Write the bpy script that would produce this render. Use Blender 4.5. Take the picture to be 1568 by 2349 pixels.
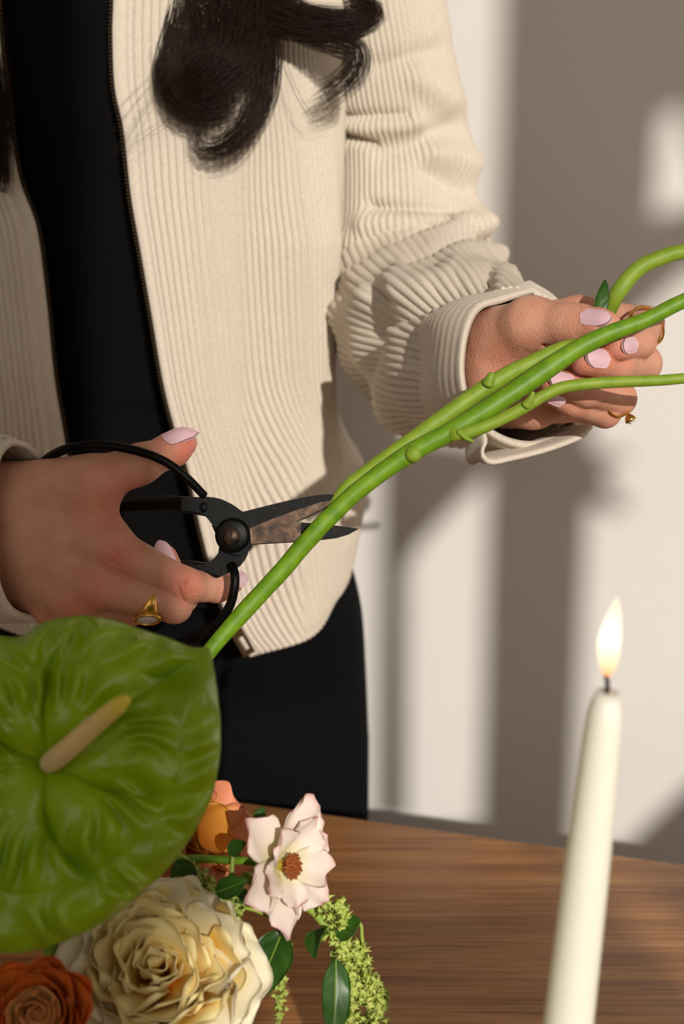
import bpy, math, random
import numpy as np
from mathutils import Vector, Matrix
random.seed(7); rng = np.random.default_rng(7)
SC = bpy.context.scene
for o in list(bpy.data.objects): bpy.data.objects.remove(o)

# ------------------------------------------------------------------ camera
FPX = 3262.0; CX, CY = 784.0, 1174.5
PITCH = math.radians(15.0)
CAM = np.array([0.0, 0.0, 1.285])
FW = np.array([0.0, math.cos(PITCH), -math.sin(PITCH)])
UP = np.array([0.0, math.sin(PITCH), math.cos(PITCH)])
RT = np.array([1.0, 0.0, 0.0])
cam_d = bpy.data.cameras.new('camera'); cam = bpy.data.objects.new('camera', cam_d)
SC.collection.objects.link(cam); SC.camera = cam
cam.location = CAM; cam.rotation_euler = (math.pi/2 - PITCH, 0, 0)
cam_d.sensor_fit = 'VERTICAL'; cam_d.sensor_height = 36.0; cam_d.lens = 36.0*FPX/2349.0
cam_d.clip_start = 0.02
cam_d.dof.use_dof = True; cam_d.dof.focus_distance = 0.825; cam_d.dof.aperture_fstop = 7.0

# ------------------------------------------------------------------ light
world = bpy.data.worlds.new('world'); SC.world = world; world.use_nodes = True
bg = world.node_tree.nodes['Background']
bg.inputs[0].default_value = (1.0, 0.91, 0.82, 1); bg.inputs[1].default_value = 0.85
SUN_AZ, SUN_EL = math.radians(17.0), math.radians(22.0)
SUN_DIR = np.array([-math.sin(SUN_AZ)*math.cos(SUN_EL), math.cos(SUN_AZ)*math.cos(SUN_EL), -math.sin(SUN_EL)])
sun_d = bpy.data.lights.new('sun', 'SUN'); sun = bpy.data.objects.new('sun', sun_d)
SC.collection.objects.link(sun); sun_d.energy = 3.0; sun_d.angle = math.radians(0.7); sun_d.color = (1.0, 0.94, 0.86)
sun.rotation_euler = Vector(SUN_DIR).to_track_quat('-Z', 'Y').to_euler(); sun.location = (1, -3, 3)
cy = SC.cycles; cy.max_bounces = 6; cy.diffuse_bounces = 3; cy.glossy_bounces = 2; cy.transmission_bounces = 4; cy.transparent_max_bounces = 4
SC.view_settings.view_transform = 'Standard'; SC.view_settings.look = 'None'
SC.view_settings.gamma = 1.0; SC.view_settings.exposure = 0.0; SC.view_settings.use_curve_mapping = False

# ------------------------------------------------------------------ helpers
def P(px, py, d):                       # photo pixel + distance along the view axis (mm) -> world
    d = d/1000.0
    return CAM + d*(FW + (px-CX)/FPX*RT - (py-CY)/FPX*UP)
def PY(px, py, Y):                      # photo pixel on the vertical plane y = Y (m)
    v = FW + (px-CX)/FPX*RT - (py-CY)/FPX*UP
    return CAM + v*(Y/v[1])
def PZ(px, py, Z):
    v = FW + (px-CX)/FPX*RT - (py-CY)/FPX*UP
    return CAM + v*((Z-CAM[2])/v[2])
def nrm(v):
    v = np.asarray(v, float); return v/(np.linalg.norm(v, axis=-1, keepdims=True)+1e-12)

def lin(c):
    return tuple(((x/255.0)/12.92 if x/255.0 <= 0.04045 else ((x/255.0+0.055)/1.055)**2.4) for x in c)+(1,)

class NT:
    def __init__(s, name):
        s.m = bpy.data.materials.new(name); s.m.use_nodes = True
        s.t = s.m.node_tree; s.b = s.t.nodes['Principled BSDF']
    def n(s, typ, **kw):
        x = s.t.nodes.new(typ)
        for k, v in kw.items():
            if k.startswith('_'): setattr(x, k[1:], v)
            else: x.inputs[k.replace('__', ' ')].default_value = v
        return x
    def l(s, a, ao, b, bo): s.t.links.new(a.outputs[ao], b.inputs[bo])
    def mix(s, fac, c1, c2):
        x = s.t.nodes.new('ShaderNodeMix'); x.data_type = 'RGBA'
        for sock, v in ((0, fac), (6, c1), (7, c2)):
            if isinstance(v, tuple) and not isinstance(v[0], (int, float)): s.t.links.new(v[0].outputs[v[1]], x.inputs[sock])
            else: x.inputs[sock].default_value = v
        return (x, 2)
    def ramp(s, src, stops):
        r = s.t.nodes.new('ShaderNodeValToRGB'); s.t.links.new(src[0].outputs[src[1]], r.inputs[0])
        e = r.color_ramp.elements
        while len(e) < len(stops): e.new(0.5)
        for i, (p, c) in enumerate(stops): e[i].position = p; e[i].color = c
        return (r, 0)
    def noise(s, scale, detail=3, stretch=None, rough=0.5, rot=None):
        tc = s.t.nodes.new('ShaderNodeTexCoord'); mp = s.t.nodes.new('ShaderNodeMapping')
        s.t.links.new(tc.outputs['Object'], mp.inputs[0])
        if stretch: mp.inputs['Scale'].default_value = stretch
        if rot: mp.inputs['Rotation'].default_value = rot
        x = s.n('ShaderNodeTexNoise', Scale=scale, Detail=detail, Roughness=rough)
        s.t.links.new(mp.outputs[0], x.inputs['Vector']); return (x, 0)
    def col(s, c):
        if isinstance(c, tuple) and not isinstance(c[0], (int, float)): s.t.links.new(c[0].outputs[c[1]], s.b.inputs['Base Color'])
        else: s.b.inputs['Base Color'].default_value = c
    def bump(s, src, strength, dist):
        x = s.n('ShaderNodeBump', Strength=strength, Distance=dist)
        s.t.links.new(src[0].outputs[src[1]], x.inputs['Height']); s.t.links.new(x.outputs[0], s.b.inputs['Normal'])

def simple(name, c, rough=0.6, metal=0.0, spec=0.5, sss=0.0, sssr=(1, .3, .15), ssss=0.003, var=0.0, vscale=60, bump=0.0, bscale=400, bdist=0.001, trans=0.0):
    k = NT(name); c = lin(c)
    if var > 0:
        dk = tuple(x*(1-var) for x in c[:3])+(1,); lt = tuple(min(1, x*(1+var)) for x in c[:3])+(1,)
        k.col(k.ramp(k.noise(vscale), [(0.3, dk), (0.7, lt)]))
    else: k.col(c)
    k.b.inputs['Roughness'].default_value = rough; k.b.inputs['Metallic'].default_value = metal
    k.b.inputs['Specular IOR Level'].default_value = spec
    if sss: k.b.inputs['Subsurface Weight'].default_value = sss; k.b.inputs['Subsurface Radius'].default_value = sssr; k.b.inputs['Subsurface Scale'].default_value = ssss
    if bump: k.bump(k.noise(bscale, 2), bump, bdist)
    return k.m

def link(o, parent=None):
    SC.collection.objects.link(o)
    if parent is not None:
        o.parent = parent
        m = Matrix.Identity(4); q = parent
        while q is not None:
            m = q.matrix_basis @ m if q.parent is None else q.matrix_parent_inverse @ q.matrix_basis @ m
            q = q.parent
        o.matrix_parent_inverse = m.inverted()
    return o
def obj(name, vf, mat, parent=None, smooth=True, label=None, cat=None, group=None, kind=None, uv=None, tint=None):
    v, f = vf[0], vf[1]
    me = bpy.data.meshes.new(name)
    v = np.asarray(v, np.float32)
    if isinstance(f, np.ndarray) and f.ndim == 2:
        n, k = f.shape
        me.vertices.add(len(v)); me.vertices.foreach_set('co', v.ravel())
        me.loops.add(n*k); me.loops.foreach_set('vertex_index', f.astype(np.int32).ravel())
        me.polygons.add(n); me.polygons.foreach_set('loop_start', np.arange(0, n*k, k, dtype=np.int32))
        me.update(calc_edges=True)
    else:
        me.from_pydata([tuple(map(float, q)) for q in v], [], [tuple(int(i) for i in q) for q in f])
    if smooth: me.polygons.foreach_set('use_smooth', np.ones(len(me.polygons), bool))
    if tint is not None:
        a = me.attributes.new('tint', 'FLOAT', 'POINT'); a.data.foreach_set('value', np.asarray(tint, np.float32))
    if uv is not None:
        a = me.attributes.new('grid', 'FLOAT_VECTOR', 'POINT'); a.data.foreach_set('vector', np.asarray(uv, np.float32).ravel())
    me.update(); me.validate()
    me.materials.append(mat)
    o = bpy.data.objects.new(name, me); link(o, parent); tag(o, label, cat, group, kind)
    return o
def tag(o, label=None, cat=None, group=None, kind=None):
    if label: o['label'] = label
    if cat: o['category'] = cat
    if group: o['group'] = group
    if kind: o['kind'] = kind
    return o
def empty(name, loc, label=None, cat=None, group=None):
    o = bpy.data.objects.new(name, None); o.location = [float(x) for x in loc]; o.empty_display_size = 0.02
    SC.collection.objects.link(o); return tag(o, label, cat, group)

def cr(pts, n):                          # Catmull-Rom through points, n samples, roughly even in arc length
    p = np.asarray(pts, float); m = len(p)
    q = np.vstack([2*p[0]-p[1], p, 2*p[-1]-p[-2]])
    out = []
    for i in range(m-1):
        t = np.linspace(0, 1, 24, endpoint=False)[:, None]
        a, b, c, d = q[i], q[i+1], q[i+2], q[i+3]
        out.append(0.5*((2*b)+(-a+c)*t+(2*a-5*b+4*c-d)*t*t+(-a+3*b-3*c+d)*t**3))
    out.append(p[-1:]); o = np.vstack(out)
    s = np.r_[0, np.cumsum(np.linalg.norm(np.diff(o[:, :3], axis=0), axis=1))]
    x = np.linspace(0, s[-1], n)
    return np.stack([np.interp(x, s, o[:, k]) for k in range(o.shape[1])], 1)
def frames(p, up0=None):
    t = nrm(np.gradient(p, axis=0)); n = len(p)
    u = np.zeros_like(p); a = np.array([0, 0, 1.0]) if up0 is None else np.asarray(up0, float)
    if abs(np.dot(a, t[0])) > 0.95: a = np.array([1.0, 0, 0])
    for i in range(n):
        a = a - np.dot(a, t[i])*t[i]; a = a/np.linalg.norm(a); u[i] = a
    return t, u, np.cross(t, u)
def grid_faces(nr, nc, wrap=False, off=0):
    c = nc if wrap else nc-1
    i, j = np.meshgrid(np.arange(nr-1), np.arange(c), indexing='ij'); j2 = (j+1) % nc
    return (np.stack([i*nc+j, i*nc+j2, (i+1)*nc+j2, (i+1)*nc+j], -1).reshape(-1, 4)+off)
def tube(p, r, ns=12, up0=None, caps=True, sx=1.0):
    p = np.asarray(p, float); r = np.broadcast_to(np.asarray(r, float), (len(p),))
    if caps:
        t0 = nrm(p[0]-p[1]); t1 = nrm(p[-1]-p[-2])
        p = np.vstack([p[0]+t0*r[0]*0.35, p[0]+t0*r[0]*0.3, p, p[-1]+t1*r[-1]*0.3, p[-1]+t1*r[-1]*0.35])
        r = np.r_[r[0]*0.02, r[0]*0.75, r, r[-1]*0.75, r[-1]*0.02]
    t, u, w = frames(p, up0)
    th = np.linspace(0, 2*np.pi, ns, endpoint=False)
    v = p[:, None, :]+r[:, None, None]*(np.cos(th)[None, :, None]*u[:, None, :]+sx*np.sin(th)[None, :, None]*w[:, None, :])
    return v.reshape(-1, 3), grid_faces(len(p), ns, True)
def join(parts):
    vs, fs, o = [], [], 0
    for v, f in parts:
        vs.append(np.asarray(v, float)); fs.extend([tuple(int(i)+o for i in q) for q in f]); o += len(v)
    return np.vstack(vs), fs
def joinq(parts):
    vs, fs, o = [], [], 0
    for v, f in parts: vs.append(v); fs.append(np.asarray(f)+o); o += len(v)
    return np.vstack(vs), np.vstack(fs)
def rbox(c, s, bev=0.003, rz=0.0):       # bevelled box
    import bmesh
    bm = bmesh.new(); bmesh.ops.create_cube(bm, size=1.0)
    for v in bm.verts: v.co = Vector((v.co.x*s[0], v.co.y*s[1], v.co.z*s[2]))
    if bev: bmesh.ops.bevel(bm, geom=bm.edges[:], offset=bev, segments=2, affect='EDGES', profile=0.5)
    m = Matrix.Translation(Vector(c)) @ Matrix.Rotation(rz, 4, 'Z'); bm.transform(m)
    bm.verts.index_update()
    r = [tuple(v.co) for v in bm.verts], [tuple(v.index for v in f.verts) for f in bm.faces]; bm.free(); return r
def lathe(prof, c, ns=40, axis=None):
    prof = np.asarray(prof, float); th = np.linspace(0, 2*np.pi, ns, endpoint=False)
    v = np.stack([prof[:, None, 0]*np.cos(th), prof[:, None, 0]*np.sin(th), np.repeat(prof[:, 1:2], ns, 1)], -1).reshape(-1, 3)
    if axis is not None:
        R = np.array(Vector(axis).to_track_quat('Z', 'Y').to_matrix()); v = v @ R.T
    return v+np.asarray(c), grid_faces(len(prof), ns, True)
def waves(n, fmin, fmax, seed):          # smooth pseudo-noise from random sines
    r = np.random.default_rng(seed)
    k = nrm(r.normal(size=(n, 3)))*r.uniform(fmin, fmax, (n, 1)); ph = r.uniform(0, 6.28, n)
    return lambda p: np.sin(np.tensordot(p, k.T, axes=1)+ph).mean(-1)*math.sqrt(n)*0.7
def normals_grid(S):
    du = np.gradient(S, axis=1); dv = np.gradient(S, axis=0)
    return nrm(np.cross(du, dv))

# ------------------------------------------------------------------ implicit surfaces (for the body and hands)
def smin(a, b, k):
    h = np.maximum(k-np.abs(a-b), 0)/k
    return np.minimum(a, b)-h*h*k*0.25
def sdf_mesh(groups, vox, carve=(), pad=0.006):
    allp = np.array([q for g in groups for pr in g['prims'] for q in (pr[0]-pr[2], pr[0]+pr[2], pr[1]-pr[3], pr[1]+pr[3])])
    lo = allp.min(0)-pad; hi = allp.max(0)+pad
    n = np.ceil((hi-lo)/vox).astype(int)+1
    ax = [lo[i]+vox*np.arange(n[i]) for i in range(3)]
    D = np.full(n, 0.05, np.float32)
    for g in groups:
        q = np.array([x for pr in g['prims'] for x in (pr[0]-pr[2], pr[0]+pr[2], pr[1]-pr[3], pr[1]+pr[3])])
        m = max(0.016, 4*vox)
        i0 = np.maximum(np.floor((q.min(0)-m-lo)/vox).astype(int), 0); i1 = np.minimum(np.ceil((q.max(0)+m-lo)/vox).astype(int)+1, n)
        X = np.meshgrid(*[ax[i][i0[i]:i1[i]].astype(np.float32) for i in range(3)], indexing='ij')
        G = None
        for a, b, ra, rb in g['prims']:
            ba = b-a; L = max(np.dot(ba, ba), 1e-12)
            px, py, pz = X[0]-np.float32(a[0]), X[1]-np.float32(a[1]), X[2]-np.float32(a[2])
            h = np.clip((px*ba[0]+py*ba[1]+pz*ba[2])/L, 0, 1).astype(np.float32)
            d = np.sqrt((px-h*ba[0])**2+(py-h*ba[1])**2+(pz-h*ba[2])**2)-(ra+(rb-ra)*h)
            d = d.astype(np.float32)
            G = d if G is None else smin(G, d, g['k'])
        sl = tuple(slice(i0[i], i1[i]) for i in range(3))
        if g.get('base') is not None:
            bp, kb, sg = g['base']
            r2 = (X[0]-bp[0])**2+(X[1]-bp[1])**2+(X[2]-bp[2])**2
            k = 0.0008+kb*np.exp(-r2/(sg*sg))
        else: k = g.get('kj', 0.012)
        D[sl] = smin(D[sl], G, k)
    for a, b, r, k in carve:
        q = np.array([a-r, a+r, b-r, b+r]); m = 0.006
        i0 = np.maximum(np.floor((q.min(0)-m-lo)/vox).astype(int), 0); i1 = np.minimum(np.ceil((q.max(0)+m-lo)/vox).astype(int)+1, n)
        if (i1 <= i0).any(): continue
        X = np.meshgrid(*[ax[i][i0[i]:i1[i]] for i in range(3)], indexing='ij')
        ba = b-a; L = max(np.dot(ba, ba), 1e-12)
        px, py, pz = X[0]-a[0], X[1]-a[1], X[2]-a[2]
        h = np.clip((px*ba[0]+py*ba[1]+pz*ba[2])/L, 0, 1)
        d = np.sqrt((px-h*ba[0])**2+(py-h*ba[1])**2+(pz-h*ba[2])**2)-r
        sl = tuple(slice(i0[i], i1[i]) for i in range(3))
        D[sl] = -smin(-D[sl], d, k)
    return nets(D, lo, vox)
def nets(D, lo, h):
    n = D.shape; S = D < 0
    c = [(i, j, k) for i in (0, 1) for j in (0, 1) for k in (0, 1)]
    cnt = sum(S[i:n[0]-1+i, j:n[1]-1+j, k:n[2]-1+k].astype(np.int8) for i, j, k in c)
    act = (cnt > 0) & (cnt < 8); idx = np.argwhere(act)
    I = -np.ones(act.shape, np.int64); I[act] = np.arange(len(idx))
    val = {q: D[idx[:, 0]+q[0], idx[:, 1]+q[1], idx[:, 2]+q[2]] for q in c}
    acc = np.zeros((len(idx), 3)); num = np.zeros(len(idx))
    for a in c:
        for d in range(3):
            if a[d] == 0:
                b = list(a); b[d] = 1; b = tuple(b)
                va, vb = val[a], val[b]; cross = (va < 0) != (vb < 0)
                t = np.where(cross, va/np.where(cross, va-vb, 1), 0)
                p = np.repeat(np.array([a], float), len(idx), 0); p[:, d] = t
                acc += p*cross[:, None]; num += cross
    v = idx+acc/num[:, None]
    F = []
    for d in range(3):
        e = [slice(1, -1)]*3; e[d] = slice(0, -1); e2 = [slice(1, -1)]*3; e2[d] = slice(1, None)
        A, B = S[tuple(e)], S[tuple(e2)]; q = np.argwhere(A != B); fl = A[A != B]
        off = np.array([1, 1, 1]); off[d] = 0; q = q+off
        u, w = (d+1) % 3, (d+2) % 3
        du = np.zeros(3, int); du[u] = 1; dw = np.zeros(3, int); dw[w] = 1
        g = lambda x: I[x[:, 0], x[:, 1], x[:, 2]]
        f = np.stack([g(q-du-dw), g(q-dw), g(q), g(q-du)], 1)
        f[~fl] = f[~fl][:, ::-1]; F.append(f)
    F = np.vstack(F); v = v.astype(float)
    # two light relaxations
    for lam in (0.5, -0.35, 0.5, -0.35):
        s = np.zeros_like(v); m = np.zeros(len(v))
        for a, b in ((0, 1), (1, 2), (2, 3), (3, 0)):
            np.add.at(s, F[:, a], v[F[:, b]]); np.add.at(m, F[:, a], 1)
            np.add.at(s, F[:, b], v[F[:, a]]); np.add.at(m, F[:, b], 1)
        v = v+lam*(s/m[:, None]-v)
    return lo+h*v, F

# ------------------------------------------------------------------ materials
def m_wall():
    k = NT('wall_paint'); k.col(k.ramp(k.noise(3, 4), [(0.3, lin((222, 218, 213))), (0.7, lin((229, 225, 220)))]))
    k.b.inputs['Roughness'].default_value = 0.85; k.bump(k.noise(350, 3), 0.15, 0.001); return k.m
def m_wood():
    k = NT('oak_veneer'); rz = math.radians(17)
    a = k.noise(26, 7, (0.16, 2.2, 1), 0.62, (0, 0, rz)); b = k.noise(150, 4, (0.05, 3.0, 1), 0.6, (0, 0, rz))
    base = k.ramp(a, [(0.30, lin((150, 98, 54))), (0.5, lin((187, 130, 78))), (0.72, lin((208, 152, 97)))])
    fine = k.ramp(b, [(0.36, (0.42, 0.34, 0.28, 1)), (0.52, (1, 1, 1, 1))])
    mx = k.t.nodes.new('ShaderNodeMix'); mx.data_type = 'RGBA'; mx.blend_type = 'MULTIPLY'; mx.inputs[0].default_value = 0.75
    k.l(base[0], 0, mx, 6); k.l(fine[0], 0, mx, 7); k.col((mx, 2))
    k.b.inputs['Roughness'].default_value = 0.48; k.bump(b, 0.12, 0.0006); return k.m
def m_skin():
    k = NT('skin'); at = k.n('ShaderNodeAttribute', _attribute_name='tint')
    base = k.ramp(k.noise(70, 4), [(0.3, lin((208, 149, 121))), (0.7, lin((221, 165, 139)))])
    c = k.mix((at, 'Fac'), base, lin((214, 98, 82))); k.col(c)
    b = k.b.inputs; b['Roughness'].default_value = 0.5; b['Subsurface Weight'].default_value = 0.15
    b['Subsurface Radius'].default_value = (1.0, 0.32, 0.16); b['Subsurface Scale'].default_value = 0.004; b['Specular IOR Level'].default_value = 0.35
    v = k.n('ShaderNodeTexVoronoi', Scale=900.0); tc = k.n('ShaderNodeTexCoord'); k.l(tc, 'Object', v, 'Vector')
    wr = k.noise(260, 5, (1.0, 0.55, 0.55), 0.65); ad = k.n('ShaderNodeMath', _operation='MULTIPLY_ADD'); k.l(wr[0], 0, ad, 0); ad.inputs[1].default_value = 1.6; k.l(v, 'Distance', ad, 2)
    k.bump((ad, 0), 0.28, 0.0011); return k.m
def m_cloth(name, c1, c2):
    k = NT(name); k.col(k.ramp(k.noise(500, 3), [(0.3, lin(c1)), (0.7, lin(c2))]))
    b = k.b.inputs; b['Roughness'].default_value = 0.95; b['Specular IOR Level'].default_value = 0.15
    b['Sheen Weight'].default_value = 0.1; b['Sheen Roughness'].default_value = 0.5
    k.bump(k.noise(1500, 2), 0.3, 0.0004); return k.m
def m_petal(name, tip, base, mid=None, edge=None, sss=0.25):
    k = NT(name); at = k.n('ShaderNodeAttribute', _attribute_name='grid'); sp = k.n('ShaderNodeSeparateXYZ'); k.l(at, 'Vector', sp, 0)
    st = [(0.18, lin(base)), (0.55, lin(mid or tip)), (0.90, lin(tip))]
    if edge: st.append((1.0, lin(edge)))
    k.col(k.ramp((sp, 'Y'), st))
    b = k.b.inputs; b['Roughness'].default_value = 0.55; b['Subsurface Weight'].default_value = sss
    b['Subsurface Radius'].default_value = (1, 0.7, 0.4); b['Subsurface Scale'].default_value = 0.002
    k.bump(k.noise(220, 3), 0.2, 0.001); return k.m
def m_leaf(name, c1, c2, rough=0.35, vs=30):
    k = NT(name); k.col(k.ramp(k.noise(vs, 3), [(0.3, lin(c1)), (0.7, lin(c2))]))
    k.b.inputs['Roughness'].default_value = rough; k.b.inputs['Subsurface Weight'].default_value = 0.1
    k.b.inputs['Subsurface Radius'].default_value = (0.5, 1, 0.1); k.b.inputs['Subsurface Scale'].default_value = 0.002
    k.bump(k.noise(500, 2), 0.08, 0.0005); return k.m
def m_steel():
    k = NT('forged_steel'); n = k.noise(120, 5)
    k.col(k.ramp(n, [(0.45, lin((6, 6, 6))), (0.62, lin((14, 12, 10))), (0.78, lin((52, 34, 22)))]))
    k.b.inputs['Roughness'].default_value = 0.42; k.b.inputs['Metallic'].default_value = 0.1; k.b.inputs['Specular IOR Level'].default_value = 0.12; k.bump(k.noise(600, 3), 0.15, 0.0004); return k.m
def m_rust():
    k = NT('rusty_flat'); n = k.noise(170, 5)
    k.col(k.ramp(n, [(0.30, lin((30, 23, 18))), (0.5, lin((70, 50, 35))), (0.74, lin((104, 82, 64)))]))
    k.b.inputs['Roughness'].default_value = 0.45; k.b.inputs['Metallic'].default_value = 0.6; k.bump(k.noise(500, 4), 0.25, 0.0004); return k.m
M = dict(wall=m_wall(), wood=m_wood(), skin=m_skin(), cord=m_cloth('cream_corduroy', (212, 200, 182), (226, 214, 197)),
    shirt=simple('black_jersey', (6, 5, 5), 0.9, spec=0.15, bump=0.2, bscale=900), trousers=simple('navy_black_denim', (6, 7, 10), 0.9, spec=0.15, bump=0.3, bscale=1200),
    steel=m_steel(), rust=m_rust(), gold=simple('gold', (222, 172, 88), 0.22, 1.0), brass=simple('zip_brass', (104, 84, 58), 0.35, 1.0),
    nail=simple('nail_polish', (228, 188, 197), 0.25, sss=0.1), hair=simple('dark_hair', (44, 25, 15), 0.5, spec=0.2),
    wax=simple('ivory_wax', (252, 245, 226), 0.45, sss=0.6, sssr=(1, .8, .5), ssss=0.012), wick=simple('burnt_wick', (40, 34, 30), 0.9),
    floor=simple('floor_wood', (150, 120, 92), 0.6, var=0.2, vscale=8), black=simple('zip_tape', (20, 20, 22), 0.9),
    spathe=m_leaf('anthurium_green', (128, 164, 8), (152, 184, 22), 0.22, 25), stem=m_leaf('stem_green', (88, 134, 8), (120, 158, 22), 0.5, 140),
    stem2=m_leaf('pale_stem_green', (120, 150, 30), (142, 166, 48), 0.55, 140), leaf=m_leaf('dark_leaf', (34, 72, 14), (54, 96, 26), 0.4, 60),
    floret=m_leaf('amaranth_green', (166, 190, 70), (208, 216, 120), 0.6, 300), amstem=m_leaf('amaranth_stem', (142, 168, 58), (162, 184, 76), 0.5, 80),
    ceramic=simple('stoneware', (214, 206, 194), 0.5, var=0.06, vscale=40), shadow_gobo=simple('gobo_board', (205, 196, 182), 0.9),
    frame=simple('white_frame', (235, 232, 226), 0.5))

# ------------------------------------------------------------------ the room
WALL_Y = 1.40
TBL_Z = 0.725 
obj('wall_back', rbox((0, WALL_Y+0.06, 1.45), (8, 0.12, 2.9), 0), M['wall'], smooth=False, kind='structure')
obj('floor', rbox((0, -0.05, -0.05), (8, 3.02, 0.1), 0), M['floor'], smooth=False, kind='structure')
obj('ceiling', rbox((0, -0.05, 2.95), (8, 3.1, 0.1), 0), M['wall'], smooth=False, kind='structure')
obj('wall_left', rbox((-3.2, -0.05, 1.45), (0.12, 3.1, 2.9), 0), M['wall'], smooth=False, kind='structure')
obj('baseboard_back', rbox((0, WALL_Y-0.006, 0.05), (8, 0.012, 0.1), 0.002), M['frame'], smooth=False, kind='structure')
# window wall behind the camera: the sun enters through its two sashes
WY = -1.5; KX = math.tan(SUN_AZ); KZ = math.tan(SUN_EL)/math.cos(SUN_AZ)
def to_win(p): return np.array([p[0]+KX*(p[1]-WY), WY, p[2]+KZ*(p[1]-WY)])
WX0, WX1, WZ0, WZ1 = 0.560, 1.80, 1.62, 2.85
MX0, MX1 = 1.047, 1.137
for nm, x0, x1, z0, z1 in (('wall_front', -4, -2.2, 0, 2.9), ('wall_front_pier', -0.15, WX0, 0, 2.9), ('wall_front_apron', -2.2, -0.15, 0, 0.85), ('wall_front_lintel', -2.2, -0.15, 2.75, 2.9), ('wall_front_right', WX1, 4, 0, 2.9), ('wall_front_sill', WX0, WX1, 0, WZ0), ('wall_front_head', WX0, WX1, WZ1, 2.9)):
    obj(nm, rbox(((x0+x1)/2, WY-0.02, (z0+z1)/2), (x1-x0, 0.04, z1-z0), 0), M['wall'], smooth=False, kind='structure')
fill_op = empty('added_fill_opening', (-1.175, WY, 0.85)); fill_op['kind'] = 'structure'  # added unseen opening with frame and sill, lets sky fill onto the foreground
for x in (-2.18, -1.175, -0.17): obj('fill_opening_frame', rbox((x, WY-0.02, 1.8), (0.05, 0.05, 1.9), 0.004), M['frame'], fill_op, False)
obj('window_sill', rbox((-1.175, WY+0.03, 0.838), (2.1, 0.1, 0.024), 0.004), M['frame'], fill_op, False)
win = empty('window_1', ((WX0+WX1)/2, WY, WZ0)); win['kind'] = 'structure'
obj('mullion', rbox(((MX0+MX1)/2, WY-0.02, (WZ0+WZ1)/2), (MX1-MX0, 0.05, WZ1-WZ0), 0.004), M['frame'], win, False)
obj('window_sill', rbox(((WX0+WX1)/2, WY+0.03, WZ0-0.012), (WX1-WX0+0.1, 0.10, 0.024), 0.004), M['frame'], win, False)
for x0, x1, z1 in ((WX0, 0.662, 1.745), (0.700, 0.952, 1.772), (1.004, 1.050, 1.785), (1.050, WX1, 1.70)):  # added blocks that keep sun off the table, gaps leave lit streaks
    obj('table_sun_block', rbox(((x0+x1)/2, WY-0.02, (WZ0+z1)/2), (x1-x0, 0.03, z1-WZ0), 0), M['frame'], win, False)
obj('sun_block_strip', rbox(((WX0+0.605)/2, WY-0.02, (1.82+WZ1)/2), (0.605-WX0, 0.03, WZ1-1.82), 0), M['frame'], win, False)  # added strip: shades spathe and hand, sun passes below it to the rose
def prism(poly, y0, y1):
    n = len(poly); v = [(x, y0, z) for x, z in poly]+[(x, y1, z) for x, z in poly]
    f = [tuple(range(n)), tuple(range(2*n-1, n-1, -1))]+[(i, (i+1) % n, n+(i+1) % n, n+i)[::-1] for i in range(n)]
    return v, f
def wpoly(pts): return [tuple(to_win(PY(x, y, WALL_Y))[[0, 2]]) for x, y in pts]
gobo = empty('shadow_gobo', (1.3, WY, WZ1), 'added unseen boards behind the camera, cut to cast the wall shadows', 'shadow_gobo')  # added boards out of view, outlines traced back from shadows on the wall
for pg in ([(1300, -260), (2300, -260), (2300, 180), (1540, 270), (1490, 290), (1475, 520), (1320, 760)], [(1475, 520), (1580, 500), (2300, 300), (2300, 520), (1568, 640), (1430, 760), (1330, 890), (1300, 760)], [(1540, 270), (2300, 180), (2300, 420), (1600, 480), (1585, 420), (1560, 340)],
           [(860, 1010), (1140, 1060), (1100, 1110), (1010, 1200), (930, 1290), (912, 1340), (912, 1900), (850, 1900)], [(1390, 1985), (1568, 1815), (1800, 1600), (1800, 2100), (1390, 2100)],
           [(1320, 1050), (1400, 1072), (1425, 1062), (1410, 1082), (1360, 1095), (1370, 1130), (1420, 1190), (1390, 1198), (1350, 1175), (1320, 1180)]):
    obj('gobo_piece', prism(wpoly(pg)[::-1], WY+0.02, WY+0.03), M['shadow_gobo'], gobo, False)

# ------------------------------------------------------------------ table
TROT = math.radians(-17.0)
e0, e1 = PZ(500, 1830, TBL_Z), PZ(1568, 1980, TBL_Z)
ed = nrm(e1-e0); TROT = math.atan2(ed[1], ed[0]); en = np.array([ed[1], -ed[0], 0])   # en points to the camera side
TW, TD = 1.7, 0.85
tc = e0+ed*0.25+en*(TD/2)
tbl = empty('table', (tc[0], tc[1], 0), 'oak table with a plain brown wood-grain top under the flowers and candle', 'table')
obj('tabletop', rbox((tc[0], tc[1], TBL_Z-0.014), (TW, TD, 0.028), 0.004, TROT), M['wood'], tbl)
for sx in (-1, 1):
    for sy in (-1, 1):
        c = tc+ed*sx*(TW/2-0.07)+en*sy*(TD/2-0.07)
        obj('leg', rbox((c[0], c[1], (TBL_Z-0.028)/2), (0.05, 0.05, TBL_Z-0.028), 0.004, TROT), M['wood'], tbl)
    c = tc+ed*0+en*sx*(TD/2-0.075)
    obj('apron', rbox((c[0], c[1], TBL_Z-0.063), (TW-0.16, 0.02, 0.07), 0.002, TROT), M['wood'], tbl)

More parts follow.
